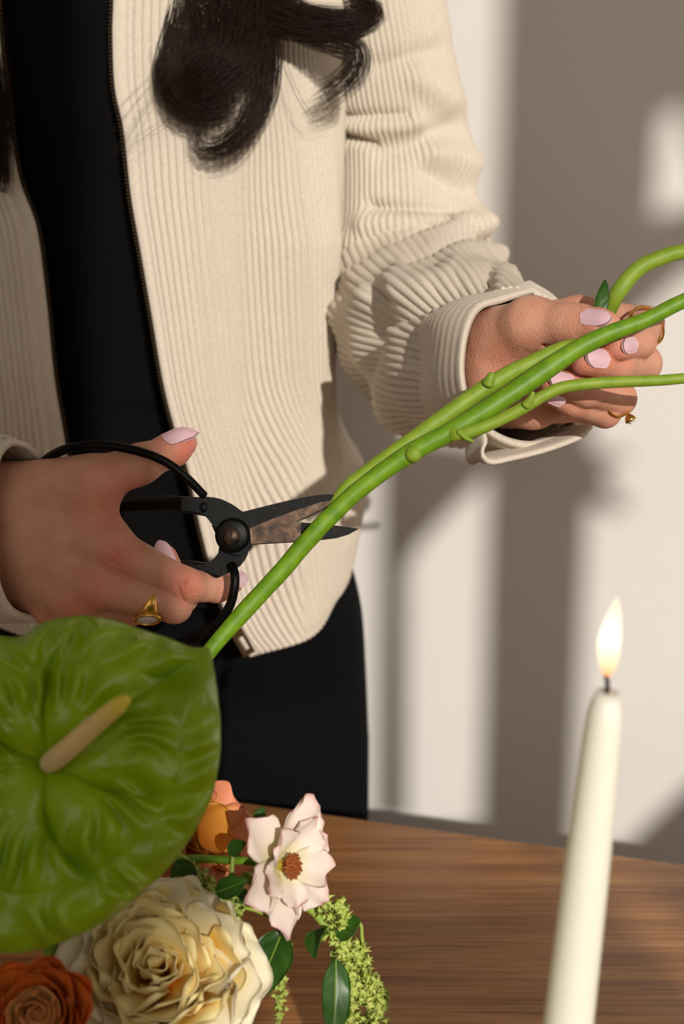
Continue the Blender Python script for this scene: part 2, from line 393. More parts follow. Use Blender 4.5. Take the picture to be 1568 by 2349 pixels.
# ------------------------------------------------------------------ person
XC, YC = -0.187, 1.235
PERSON_LABEL = 'person in cream corduroy jacket over black top, trimming a green stem with scissors'
person = empty('person', (XC, YC, 0), PERSON_LABEL, 'person')
def J(*a): return P(*a[:3]), a[3]/1000.0
def chain(js, k=0.004):
    q = [J(*j) for j in js]
    return [(q[i][0], q[i+1][0], q[i][1], q[i+1][1]) for i in range(len(q)-1)]
nails = []; tints = []; carve = []
def finger(js, kb=0.009, sg=0.014):
    q = J(*js[0]); tints.append((q[0], 0.014, 0.35))
    for j in js[1:-1]: tints.append((P(*j[:3]), 0.009, 0.4))
    tints.append((P(*js[-1][:3]), 0.013, 0.55))
    return dict(prims=chain(js), k=0.004, base=(q[0], kb, sg))
def cone(a, b): A, B = J(*a), J(*b); return (A[0], B[0], A[1], B[1])

# right hand of the person (image left), back of the hand to the camera
RH = dict(
 index=[(250,1256,801,12.5),(425,1344,800,9.9),(497,1347,822,8.4),(532,1334,838,7.2)],
 middle=[(213,1344,798,11.5),(400,1390,801,9.4),(418,1372,832,8.4),(378,1278,842,7.4)],
 ring=[(162,1380,805,11),(300,1398,824,9),(318,1380,850,8.2),(300,1300,858,7.4)],
 pinky=[(112,1388,816,9.5),(225,1402,836,8),(250,1380,858,7.2),(245,1320,862,6.5)],
 thumb=[(-30,1130,812,17),(205,1108,802,14),(318,1066,806,10.8),(398,1030,817,9.2),(426,1016,821,6.4)])
gR = [dict(prims=[cone((-420,1240,850,33),(-60,1190,820,25)), cone((-60,1150,818,22),(250,1256,803,12.5)), cone((-60,1190,818,24),(213,1344,801,12)),
      cone((-60,1225,820,22),(162,1380,808,11.5)), cone((-60,1240,822,20),(112,1385,818,10.5)), cone((-60,1140,818,21),(200,1125,808,14)),
      cone((195,1150,806,13.5),(236,1236,803,13.5)), cone((60,1180,812,20),(180,1300,806,14)), cone((20,1280,822,18),(110,1370,820,12)), cone((256,1264,795,9.5),(272,1274,795,8.8)), cone((214,1346,792.5,8.2),(226,1351,792.5,7.6)), cone((165,1384,798,7.6),(176,1388,798,7)), cone((40,1205,799,5.2),(240,1262,791.5,5.2)), cone((30,1250,801.5,4.8),(200,1342,790.5,4.6)), cone((30,1290,805,4.5),(155,1380,795.5,4.4))], k=0.011, kj=0.01)]
for n in ('index','middle','ring','pinky'): gR.append(finger(RH[n]))
gR.append(dict(prims=chain(RH['thumb']), k=0.006, base=(P(205,1108,802), 0.018, 0.03)))
tints += [(P(268,1275,787), 0.011, 0.6), (P(172,1386,792), 0.009, 0.6), (P(270,1160,795), 0.02, 0.5), (P(425,1344,792), 0.011, 0.6), (P(215,1352,790), 0.012, 0.5), (P(420,1030,815), 0.016, 0.6)]
def crease(a, b, r=0.0009, k=0.0016): carve.append((P(*a), P(*b), r, k))
for a, b in (((418,1310,791),(408,1345,789.5)), ((408,1345,789.5),(420,1378,793)), ((428,1312,791.5),(420,1345,789.5)), ((300,1037,800),(318,1060,796)), ((310,1032,801),(330,1056,796.5))): crease(a, b, 0.0007, 0.0014)
crease((285,1318,797),(325,1342,797), 0.0010, 0.003)   # between index and middle
crease((195,1390,799),(250,1402,799.5), 0.0012, 0.003)   # between middle and ring
for k in range(4):                                   # fine skin folds over the knuckles and the thumb web
    crease((258+7*k,1250+2*k,785.5),(252+7*k,1288+2*k,785.5), 0.0004, 0.0012); crease((212+6*k,1332+2*k,785),(206+6*k,1362+2*k,786), 0.0004, 0.0012)
    crease((250+9*k,1130+6*k,793-k),(262+9*k,1172+2*k,792), 0.0004, 0.0014)
# left hand of the person (image right), palm side to the camera, fingers curling round the stems
LH = dict(
 thumb=[(1150,786,874,21.5),(1218,746,846,16.5),(1308,744,826,11.4),(1340,746,820,10.2),(1378,749,812,9.2),(1394,750,810,7.0)],
 index=[(1325,728,886,13),(1480,744,866,10.6),(1466,786,838,9.2),(1416,797,816,8.0)],
 middle=[(1330,800,892,13),(1474,834,862,10.8),(1416,836,830,9.4),(1342,827,811,8.4)],
 ring=[(1318,870,892,12.5),(1418,914,858,10.2),(1340,897,828,9.0),(1266,877,813,7.9)],
 pinky=[(1285,925,888,11),(1388,946,858,8.9),(1312,924,835,7.8),(1246,892,824,6.9)])
gL = [dict(prims=[cone((1060,815,985,26),(1150,850,900,23)), cone((1150,795,888,23.5),(1325,730,890,14)), cone((1155,830,890,24),(1330,800,895,14)),
      cone((1155,870,890,23),(1318,870,895,13)), cone((1155,895,890,21),(1290,925,890,12)), cone((1150,885,882,20),(1225,925,872,16)), cone((1155,800,878,23),(1215,770,858,19))], k=0.014, kj=0.01)]
for n in ('index','middle','ring','pinky'): gL.append(finger(LH[n]))
gL.append(dict(prims=chain(LH['thumb']), k=0.006, base=(P(1170,765,862), 0.010, 0.022)))
tints += [(P(1385,748,812), 0.014, 0.4), (P(1180,860,850), 0.02, 0.3)]
crease((1230,712,838),(1234,745,832), 0.0014, 0.004); crease((1234,745,832),(1252,790,834), 0.0014, 0.004); crease((1318,716,823),(1322,745,817)); 
crease((1120,740,848),(1118,800,846), 0.0008, 0.003); crease((1150,880,848),(1215,830,846), 0.001, 0.003)

vR, fR = sdf_mesh(gR, 0.0010, carve); vL, fL = sdf_mesh(gL, 0.0010, carve)
# rest of the body at a coarser step
def W(x, y, z): return np.array([x, y, z], float)
SHL, ELL = W(XC+0.17, YC+0.02, 1.44), PY(945, 680, 1.20); SHLm = PY(905, 250, 1.225)
SHR, ELR = W(XC-0.17, YC+0.02, 1.44), W(-0.46, 1.14, 1.16)
wrL, wrR = P(1060,815,985), P(-420,1240,850)
gB = [dict(prims=[(W(XC-0.06,YC,1.0), W(XC-0.06,YC,1.33), .07, .085), (W(XC+0.06,YC,1.0), W(XC+0.06,YC,1.33), .07, .085), (W(XC-0.07,YC+.03,0.94), W(XC+0.07,YC+.03,0.94), .06, .06),
      (W(XC-0.14,YC+.02,1.42), W(XC+0.14,YC+.02,1.42), .05, .05), (W(XC,YC+.02,1.42), W(XC,YC-.01,1.55), .055, .052),
      (W(XC,YC-.015,1.66), W(XC,YC-.02,1.70), .085, .092), (W(XC,YC-.05,1.60), W(XC,YC-.055,1.59), .055, .05), (W(XC,YC-.115,1.645), W(XC,YC-.118,1.625), .012, .014),
      (SHL+W(-.01,.02,0), SHLm, .034, .030), (SHLm, ELL, .030, .028), (ELL, wrL, .028, .028), (SHR, ELR, .036, .032), (ELR, wrR, .032, .030),
      (W(XC-0.09,YC+.04,0.88), W(XC-0.10,YC+.045,0.5), .055, .05), (W(XC-0.10,YC+.045,0.5), W(XC-0.10,YC+.01,0.1), .052, .036),
      (W(XC+0.09,YC+.04,0.88), W(XC+0.10,YC+.045,0.5), .055, .05), (W(XC+0.10,YC+.045,0.5), W(XC+0.10,YC+.01,0.1), .052, .036),
      (W(XC-0.10,YC+.02,0.06), W(XC-0.11,YC-.13,0.035), .036, .026), (W(XC+0.10,YC+.02,0.06), W(XC+0.11,YC-.13,0.035), .036, .026)], k=0.05, kj=0.01)]
vB, fB = sdf_mesh(gB, 0.009)
bv = np.vstack([vR, vL, vB]); bf = np.vstack([fR, fL+len(vR), fB+len(vR)+len(vL)])
ti = np.zeros(len(bv)); nh = len(vR)+len(vL)
for p, s, a in tints:
    d2 = ((bv[:nh]-p)**2).sum(1); ti[:nh] = np.maximum(ti[:nh], a*np.exp(-d2/(s*s)))
body = obj('body', (bv, bf), M['skin'], person, tint=ti)

HV = bv[:nh]
def nail(a, ra, b, rb, hint, ext, length, width, pointed=0.5, lift=0.0005):
    ax = nrm(b-a); n = nrm(hint-np.dot(hint, ax)*ax); s = np.cross(ax, n)
    L = np.linalg.norm(b-a); nt, nu = 22, 13; start = L+rb*0.8+ext-length
    q = HV-a; al, la_, hh = q@ax, q@s, q@n
    near = (np.abs(la_) < 0.0018) & (hh > 0) & (hh < 0.016) & (al > start-0.001) & (al < L+rb*0.3)
    xs_ = np.linspace(start, L+rb*0.25, 8); hs = []
    for x in xs_:
        m = near & (np.abs(al-x) < 0.0012); hs.append(hh[m].max() if m.any() else (ra+(rb-ra)*min(x/L, 1)))
    pf = np.polyfit(xs_, hs, 1)
    V = []
    R = width*0.80
    for i in range(nt):
        t = i/(nt-1); x = start+t*length
        over = max(0.0, x-(L+rb*0.4))
        base = a+ax*x+n*(np.polyval(pf, x)+lift-0.30*over*over/0.008)
        if t < 0.3: w = math.sqrt(max(0, 1-((0.3-t)/0.3)**2))*0.45+0.55*min(1, t/0.10+0.25)
        elif t < 0.55: w = 1.0
        else:
            q_ = (t-0.55)/0.45; w = (1-q_**2.2)**(0.5+0.45*pointed)
        w = max(w, 0.06)*width/2
        for j in range(nu):
            u = -1+2*j/(nu-1); ph = u*w/R
            V.append(base+s*R*math.sin(ph)+n*R*(math.cos(ph)-1))
    V = np.array(V); lo = V-n*0.0014
    f = grid_faces(nt, nu); f2 = f[:, ::-1]+len(V)
    rim = [i*nu for i in range(nt)]+[(nt-1)*nu+j for j in range(1, nu)]+[i*nu+nu-1 for i in range(nt-2, -1, -1)]+[j for j in range(nu-2, 0, -1)]
    rf = np.array([[rim[i], rim[i]+len(V), rim[(i+1) % len(rim)]+len(V), rim[(i+1) % len(rim)]] for i in range(len(rim))])
    obj('fingernail', (np.vstack([V, lo]), np.vstack([f, f2, rf])), M['nail'], body)
def seg(js, i=-2):
    A, B = J(*js[i]), J(*js[i+1]); return A[0], A[1], B[0], B[1]
toc = -FW
a = J(*RH['thumb'][2])+J(*RH['thumb'][3]); nail(*a, toc*0.80+UP*0.62-RT*0.1, 0.0100, 0.0240, 0.0124, 1.5)
a = seg(RH['index']); nail(*a, RT*1.0+UP*0.3-toc*0.2, 0.002, 0.014, 0.0105)
a = seg(RH['middle']); nail(*a, toc*0.9+UP*0.5, 0.003, 0.019, 0.011)
a = J(*LH['thumb'][2])+J(*LH['thumb'][4]); nail(*a, toc*0.95+UP*0.28, 0.0035, 0.0190, 0.0116, 0.35)
a = seg(LH['index']); nail(*a, toc*0.9-UP*0.10, 0.001, 0.0165, 0.0100, 0.2)
a = seg(LH['middle']); nail(*a, toc*0.95+UP*0.10, 0.001, 0.0185, 0.0122, 0.15)
a = seg(LH['ring']); nail(*a, toc*0.95+UP*0.12, 0.002, 0.0185, 0.0112, 0.25)
a = seg(LH['pinky']); nail(*a, toc*0.8-RT*0.4, 0.002, 0.0160, 0.0095, 0.3)

# ------------------------------------------------------------------ clothes
def zpx(py, Y): return PY(CX, py, Y)[2]
def xpx(px, py, Y): return PY(px, py, Y)[0]
FY = 1.09
def curve_z(pts, Y):                    # (px,py) list -> function z -> x
    q = np.array([PY(x, y, Y)[[2, 0]] for x, y in pts]); q = q[np.argsort(q[:, 0])]
    return lambda z: np.interp(z, q[:, 0], q[:, 1])
def smooth_interp(pts, Y):
    q = np.array([PY(x, y, Y) for x, y in pts]); s = cr(q, 200); s = s[np.argsort(s[:, 2])]
    return lambda z: np.interp(z, s[:, 2], s[:, 0])
zipR = smooth_interp([(262,-300),(256,0),(255,80),(262,200),(283,300),(300,450),(321,570),(347,720),(375,880),(403,990),(432,1080),(458,1200),(492,1330),(525,1420),(566,1500)], FY)
zipL = smooth_interp([(-20,-300),(-10,0),(12,200),(42,400),(84,520),(106,680),(126,860),(152,1010),(175,1150),(200,1300),(225,1500)], FY)
sideR = smooth_interp([(810,-300),(800,0),(785,300),(772,450),(758,600),(748,720),(742,850),(760,950),(795,1040),(826,1100),(815,1190),(800,1290),(800,1500)], 1.20)
def torso_xy(th, z, a, b, pw=0.72):
    s, c = np.sin(th), np.cos(th)
    return XC+a*np.sign(s)*np.abs(s)**pw, YC-b*np.sign(c)*np.abs(c)**pw
def build_jacket():
    zt = 1.50; nr = 330
    # angular samples: dense across the front right panel, coarse round the back
    uA = np.linspace(0, 0.36, 540); uB = np.linspace(0.36, 0.80, 70)[1:]; uC = np.linspace(0.80, 1.0, 260)[1:]
    u = np.r_[uA, uB, uC]; nc = len(u)
    hem = np.interp(u, [0, .04, .10, .16, .24, .40, .6, .85, 1.0], [.872, .888, .906, .918, .934, .940, .935, .92, .885])
    hem = hem+0.0012*np.sin(u*75)*np.interp(u, [0, .3, .4], [1, 1, 0])
    t = np.linspace(0, 1, nr)[:, None]
    Z = hem[None, :]+(zt-hem[None, :])*t
    a = sideR(Z)-XC
    b = 0.145+0.012*np.clip((1.15-Z)/0.25, 0, 1)-0.02*np.clip((Z-1.3)/0.2, 0, 1)
    def th_of(x, sgn):
        q = np.clip(np.abs(x-XC)/a, 0, 0.98); return np.arcsin(q**(1/0.72))*np.sign(x-XC)
    tR = th_of(zipR(Z), 1); tL = th_of(zipL(Z), -1)
    TH = tR+u[None, :]*(2*np.pi+tL-tR)
    X, Y = torso_xy(TH, Z, a, b)
    S = np.stack([X, Y, Z], -1)
    # draping: broad vertical folds
    out = np.stack([np.sin(TH), -np.cos(TH), np.zeros_like(TH)], -1)
    xs = X; zz = Z
    g = lambda c, w: np.exp(-((xs-c)/w)**2)
    front = (np.cos(TH) > 0)*np.clip(np.cos(TH)*2, 0, 1)
    vx = -0.066+0.02*(zz-1.15)
    D = front*(0.0150*(np.tanh((xs-vx)/0.014)+1)*np.exp(-np.clip(xs-vx-0.02, 0, 1)/0.06)*np.clip((1.34-zz)/0.14, 0, 1)-0.006*g(vx, 0.019)*np.clip((1.32-zz)/0.12, 0, 1)+0.006*g(vx-0.042, 0.03)+0.006*g(vx+0.034, 0.02)*np.clip((1.36-zz)/0.1, 0, 1))
    low = np.clip((1.08-zz)/0.2, 0, 1)
    D = D+low*0.004*np.sin((xs-XC)*70+zz*6)*(0.4+0.6*front)
    wv = waves(10, 8, 26, 3); D = D+0.0035*wv(S*np.array([1.6, 1.6, 0.55]))
    S = S+out*D[..., None]
    N = normals_grid(S); N *= np.sign((N*out).sum(-1, keepdims=True))
    mid = nr//2
    arc = np.r_[0, np.cumsum(np.linalg.norm(np.diff(S[mid], axis=0), axis=1))]
    rib = np.abs(np.sin(np.pi*arc/0.0053))**0.8
    amp = np.clip((arc-0.007)/0.003, 0, 1)*np.clip((arc[-1]-0.012-arc)/0.003, 0, 1)
    edge = 0.0012*np.exp(-((arc-0.0035)/0.003)**2)+0.0012*np.exp(-((arc[-1]-arc-0.006)/0.004)**2)
    hemband = np.clip(((Z-hem[None, :])-0.004)/0.006, 0, 1)
    S2 = S+N*((rib*amp*0.0027+edge)[None, :]*1.0)[..., None]*(0.5+0.5*hemband)[..., None]
    inner = S-N*0.0022
    v = np.vstack([S2.reshape(-1, 3), inner.reshape(-1, 3)]); m = nr*nc
    f = grid_faces(nr, nc)
    def strip(idx): idx = np.asarray(idx); return np.stack([idx[:-1], idx[1:], idx[1:]+m, idx[:-1]+m], 1)
    fs = [f, f[:, ::-1]+m, strip(np.arange(nc))[:, ::-1], strip((nr-1)*nc+np.arange(nc)), strip(np.arange(nr)*nc), strip(np.arange(nr)*nc+nc-1)[:, ::-1]]
    return v, np.vstack(fs), S, N
jv, jf, JS, JN = build_jacket()
jacket = obj('jacket', (jv, jf), M['cord'], person)
tag(jacket, 'cream ribbed corduroy jacket worn open')
# zipper: tape and teeth along both front edges
teeth = []
for col, sg in ((0, 1), (-1, -1)):
    line = JS[:, col, :]; nl = JN[:, col, :]
    tang = nrm(JS[:, 0, :]-JS[:, 6, :]) if col == 0 else nrm(JS[:, -1, :]-JS[:, -5, :])
    a = line-tang*0.003-nl*0.0008; b = line+tang*0.0022-nl*0.0010
    tape = np.stack([a, b, b-nl*0.0012, a-nl*0.0012], 1).reshape(-1, 3)
    obj('zipper_tape', (tape, grid_faces(len(line), 4, True)), M['black'], jacket)
    s = np.r_[0, np.cumsum(np.linalg.norm(np.diff(line, axis=0), axis=1))]
    for x in np.arange(0.004, s[-1]-0.002, 0.0027):
        c = np.array([np.interp(x, s, (line+tang*0.0024)[:, k]) for k in range(3)])
        i = int(np.searchsorted(s, x)); i = min(i, len(line)-1)
        d = nrm(line[min(i+1, len(line)-1)]-line[i-1]); w = tang[i]; n = nl[i]
        bx = np.array([[sx, sy, sz] for sx in (-1, 1) for sy in (-1, 1) for sz in (-1, 1)])*np.array([0.0006, 0.0010, 0.0008])
        q = c+bx[:, :1]*d+bx[:, 1:2]*w+bx[:, 2:]*n
        teeth.append((q, np.array([[0, 1, 3, 2], [4, 6, 7, 5], [0, 4, 5, 1], [2, 3, 7, 6], [0, 2, 6, 4], [1, 5, 7, 3]])))
obj('zipper_teeth', joinq(teeth), M['brass'], jacket, False, kind='stuff')
zp = np.array([PY(552, 1452, FY-0.012), PY(556, 1470, FY-0.013), PY(566, 1488, FY-0.014), PY(576, 1503, FY-0.014)])
def plate(c, du, dv, dn, w, h, t, hole=False):
    du, dv, dn = nrm(du), nrm(dv), nrm(dn); o = np.array([[-1,-1],[1,-1],[1,1],[-1,1]])*np.array([w/2, h/2]); i = o*np.array([.45,.35])+np.array([0, h*0.18])
    V = []; 
    for z in (t/2, -t/2):
        for q in (o, i):
            for x, y in q: V.append(c+du*x+dv*y+dn*z)
    F = []
    for k in range(4):
        n = (k+1) % 4
        F += [(k, n, 4+n, 4+k), (8+k, 12+k, 12+n, 8+n), (k, 8+k, 8+n, n), (4+k, 4+n, 12+n, 12+k)]
    return np.array(V), F
pc = PY(550, 1462, FY-0.045); pd = nrm(PY(572, 1500, FY-0.045)-PY(520, 1410, FY-0.045))
obj('zipper_pull', plate(pc, np.cross(pd, FW), pd, -FW, 0.010, 0.032, 0.002), M['brass'], jacket, False)

def shell(fn_a, fn_b, z0, z1, nr=120, nc=160, folds=None, pw=0.85):
    z = np.linspace(z0, z1, nr)[:, None]; th = np.linspace(0, 2*np.pi, nc, endpoint=False)[None, :]
    a = np.broadcast_to(fn_a(z), (nr, nc)); b = np.broadcast_to(fn_b(z), (nr, nc)); T = np.broadcast_to(th, (nr, nc))
    x, y = torso_xy(T, z, a, b, pw); S = np.stack([x, y, np.broadcast_to(z, (nr, nc))], -1)
    if folds is not None:
        out = np.stack([np.sin(T), -np.cos(T), 0*T], -1); S = S+out*folds(S)[..., None]
    return S.reshape(-1, 3), grid_faces(nr, nc, True)
def shirt_folds(S):
    z = S[..., 2]; return 0.0025*np.exp(-((np.sin((z-1.0+0.15*(S[..., 0]-XC))*75))/0.35)**2)*np.clip((1.13-z)/0.06, 0, 1)
obj('top', shell(lambda z: 0.148+0.02*np.clip((z-1.1)/0.25, 0, 1), lambda z: 0.118+0.012*np.clip((z-1.15)/.15, 0, 1), 0.90, 1.50, folds=shirt_folds), M['shirt'], person)['label'] = 'plain black fitted top'
def trouser():
    parts = []
    tx = smooth_interp([(775,1150),(788,1270),(812,1350),(832,1450),(842,1600),(848,1750),(852,1880),(862,2700)], 1.19)
    hw = lambda z: tx(z)-XC
    v, f = shell(lambda z: hw(np.maximum(z, 0.72)), lambda z: 0.092+0.0*z, 0.30, 0.985, nr=80, nc=96, pw=0.9)
    v[:, 1] = YC+(v[:, 1]-YC)*(1-0.14*np.clip((0.90-v[:, 2])/0.12, 0, 1))+0.040*np.clip((0.90-v[:, 2])/0.12, 0, 1)
    parts.append((v, f))
    for s in (-1, 1):
        p = cr([W(XC+s*0.098, YC+.035, 0.42), W(XC+s*0.10, YC+.02, 0.25), W(XC+s*0.10, YC+.01, 0.03)], 30)
        parts.append(tube(p, np.linspace(0.076, 0.085, 30), 32, caps=False))
    return joinq(parts)
obj('trousers', trouser(), M['trousers'], person)['label'] = 'dark navy trousers'
for s in (-1, 1):
    p = cr([W(XC+s*.10, YC+.05, .045), W(XC+s*.103, YC-.03, .045), W(XC+s*.11, YC-.16, .032)], 16)
    obj('shoe', tube(p, np.interp(np.linspace(0, 1, 16), [0, .1, .5, .8, 1], [.030, .044, .044, .032, .02]), 20), M['black'], person)

def sleeve(path, radii, ns, nr, folds, rib=0.0054, up0=None, flat=None):
    p = cr(np.array([np.r_[q, r] for q, r in zip(path, radii)]), nr); r = p[:, 3]; p = p[:, :3]
    t, u, w = frames(p, up0)
    s = np.r_[0, np.cumsum(np.linalg.norm(np.diff(p, axis=0), axis=1))]
    th = np.linspace(0, 2*np.pi, ns, endpoint=False)
    O = np.cos(th)[None, :, None]*u[:, None, :]+np.sin(th)[None, :, None]*w[:, None, :]
    S = p[:, None, :]+r[:, None, None]*O
    Df = folds(s[:, None], th[None, :], S, O)
    S = S+O*Df[..., None]
    Sw = np.concatenate([S[:, -1:], S, S[:, :1]], 1); N = normals_grid(Sw)[:, 1:-1]; N *= np.sign((N*O).sum(-1, keepdims=True))
    k = round(2*np.pi*np.mean(r)/rib)
    S2 = S+N*(0.0022*np.abs(np.sin(th*k/2))**0.75)[None, :, None]
    return S2, N, p, t, u, w, s
WN = waves(14, 30, 80, 11); WN2 = waves(8, 12, 30, 5)
EL = PY(950, 690, 1.15)
lpath = [PY(815,-330,1.24), PY(850,-80,1.23), PY(888,150,1.22), PY(918,350,1.225), PY(930,520,1.215), PY(946,655,1.205), PY(982,750,1.135), PY(1058,812,1.02), PY(1165,852,0.905)]
lrad = [.058, .054, .055, .059, .064, .073, .070, .060, .051]
sL = [0]
def project(S):
    q = S-CAM; d = q@FW; return CX+FPX*(q@RT)/d, CY-FPX*(q@UP)/d
FOLDS = [([(785,272),(930,268)],14,-5),([(790,294),(960,282)],18,4),([(785,312),(850,332)],11,-7),([(1040,290),(960,330),(880,345)],25,-5),([(1000,345),(1075,372)],30,7),([(1065,440),(990,395)],24,-5),
 ([(850,473),(1060,490)],14,-7),([(840,515),(960,505),(1085,503)],24,7),([(915,572),(1010,525)],12,-10),([(835,650),(960,572),(1090,520)],24,10),([(955,628),(1095,560)],12,-9),([(880,692),(1000,612),(1130,590)],22,10),
 ([(895,690),(872,760)],16,-12),([(872,760),(845,860),(850,950)],24,-15),([(930,690),(1050,640),(1190,645)],16,8),([(910,745),(1010,680),(1120,655)],12,-9),([(780,730),(850,705)],28,7),([(745,760),(775,930)],22,-8),([(915,800),(915,965)],42,8),
 ([(930,770),(1040,720)],14,6),([(960,820),(1010,800)],12,-4),([(800,560),(760,700)],30,5),([(870,150),(1010,110)],22,-4),([(960,180),(1030,230)],25,5)]
def foldsL(s, th, S, O):
    x = s/s.max(); X, Y = project(S); face = np.clip((O*(-FW)).sum(-1)*1.6+0.55, 0, 1)
    D = 0.0035*WN2(S)+0.0015*WN(S)*np.exp(-((x-0.75)/0.25)**2)
    for pl, w, a in FOLDS:
        d = np.full(X.shape, 1e9)
        for (x0, y0), (x1, y1) in zip(pl[:-1], pl[1:]):
            dx, dy = x1-x0, y1-y0; h = np.clip(((X-x0)*dx+(Y-y0)*dy)/(dx*dx+dy*dy), 0, 1)
            d = np.minimum(d, np.hypot(X-x0-h*dx, Y-y0-h*dy))
        D = D+face*a/1000*np.exp(-(d/(w*1.15))**2)*1.3
    back = 1-face; lat = (O*np.array([1.0, 0.1, 0])).sum(-1)
    return D+back*np.exp(-((x-0.7)/0.2)**2)*0.006*np.sin((s-0.018*lat)*2*np.pi/0.055+WN2(S))
S2, N2, pL, tL_, uL, wL, sL = sleeve(lpath, lrad, 560, 330, foldsL)
def shell2(S2, N2, th=0.002):
    nr, nc = S2.shape[:2]; m = nr*nc; I = S2-N2*th
    f = grid_faces(nr, nc, True)
    i = np.arange(nc); j = (i+1) % nc; e = (nr-1)*nc
    return np.vstack([S2.reshape(-1, 3), I.reshape(-1, 3)]), np.vstack([f, f[:, ::-1]+m, np.stack([e+i, e+j, e+j+m, e+i+m], 1), np.stack([i, i+m, j+m, j], 1)])
obj('sleeve', shell2(S2, N2), M['cord'], jacket)
# cuff: a turned, unbuttoned band whose opening rim is wider than the wrist
def cuff(rim0, rim1, nr=40, nc=200, ribs=9, thick=0.0035, bulge=0.004, wav=0.0015, seed=1):
    a = cr(np.vstack([rim0, rim0[:1]]), nc+1)[:-1]; b = cr(np.vstack([rim1, rim1[:1]]), nc+1)[:-1]
    t = np.linspace(0, 1, nr)[:, None, None]; S = a[None]*(1-t)+b[None]*t
    c = S.mean(1, keepdims=True); O = nrm(S-c)
    wn = waves(8, 40, 110, seed)
    S = S+O*(bulge*np.sin(np.pi*t)+wav*wn(S)[..., None])
    tt = np.linspace(0, 1, nr)[:, None, None]
    S = S+O*0.0007*np.abs(np.sin(np.pi*ribs*tt))**0.7
    return shell2(S, O, thick)
rimL = np.array([P(1222,668,905), P(1150,684,880), P(1094,702,860), P(1066,760,846), P(1059,850,842), P(1074,935,846), P(1112,990,855), P(1165,1018,868), P(1225,1022,882), P(1285,1002,896), P(1322,972,905), P(1325,880,922), P(1305,780,925), P(1270,700,918)])
cL = rimL.mean(0); axL = nrm(np.cross(rimL[3]-rimL[10], rimL[0]-rimL[7])); 
if np.dot(axL, P(1300,850,850)-pL[-1]) < 0: axL = -axL
row = S2[-14]; rc0 = row.mean(0); base0 = []
for q in rimL:
    d = nrm(q-cL); dn = nrm(np.array(row-rc0)); base0.append(row[np.argmax(dn@d)]*1.0+nrm(row[np.argmax(dn@d)]-rc0)*0.001)
obj('cuff', cuff(np.array(base0), rimL, ribs=10, seed=4), M['cord'], jacket)
flap = np.array([[1088,1012,872],[1102,1052,868],[1150,1046,872],[1230,1026,884],[1300,1000,898],[1322,982,903]])
def ribbon(p, wdir, w, th):
    p = cr(p, 60); t = nrm(np.gradient(p, axis=0)); wd = nrm(wdir-((wdir*t).sum(-1))[:, None]*t); n = np.cross(t, wd)
    c = []
    for k in range(16):
        an = 2*np.pi*k/16; c.append(p+wd*w*np.sign(math.cos(an))*abs(math.cos(an))**0.5+n*th*np.sign(math.sin(an))*abs(math.sin(an))**0.7)
    V = np.stack(c, 1); e = np.vstack([V[0].mean(0), V[-1].mean(0)])
    f = grid_faces(60, 16, True)
    cap = np.array([[k, (k+1) % 16, (k+2) % 16, k] for k in range(0)]).reshape(0, 4)
    v = V.reshape(-1, 3)
    F = [tuple(q) for q in f]+[tuple(range(15, -1, -1)), tuple(59*16+k for k in range(16))]
    return v, F
obj('cuff_flap', ribbon(np.array([P(*q) for q in flap]), FW*0.9-RT*0.35+UP*0.15, 0.014, 0.0024), M['cord'], jacket)
# the other sleeve, entering the frame at the left
rpath = [SHR+W(-0.01, 0, 0.04), W(-0.40, 1.22, 1.30), W(-0.455, 1.17, 1.175), W(-0.43, 1.06, 1.135), P(-430,1225,925), P(-180,1215,850), P(0,1212,822)]
rrad = [.062, .062, .068, .064, .058, .053, .051]
def foldsR(s, th, S, O):
    x = s/s.max(); return 0.004*WN2(S)+0.006*np.exp(-((x-0.55)/0.2)**2)*np.sin(s*2*np.pi/0.05+WN2(S))+0.004*np.clip((x-.7)*3, 0, 1)*np.sin(s*2*np.pi/0.04+1.5*WN2(S))
S3, N3, *_ = sleeve(rpath, rrad, 480, 240, foldsR)
obj('sleeve', shell2(S3, N3), M['cord'], jacket)
rimR = np.array([P(96,1048,812), P(60,1014,800), P(20,1010,790), P(-10,1060,778), P(-25,1200,772), P(-5,1330,778), P(25,1400,790), P(70,1425,806), P(110,1425,820), P(125,1370,842), P(130,1210,856), P(120,1100,845)])
baseR = rimR+(P(-170,1215,848)-P(50,1215,815))
obj('cuff', cuff(baseR, rimR, ribs=9, seed=9, bulge=0.002), M['cord'], jacket)
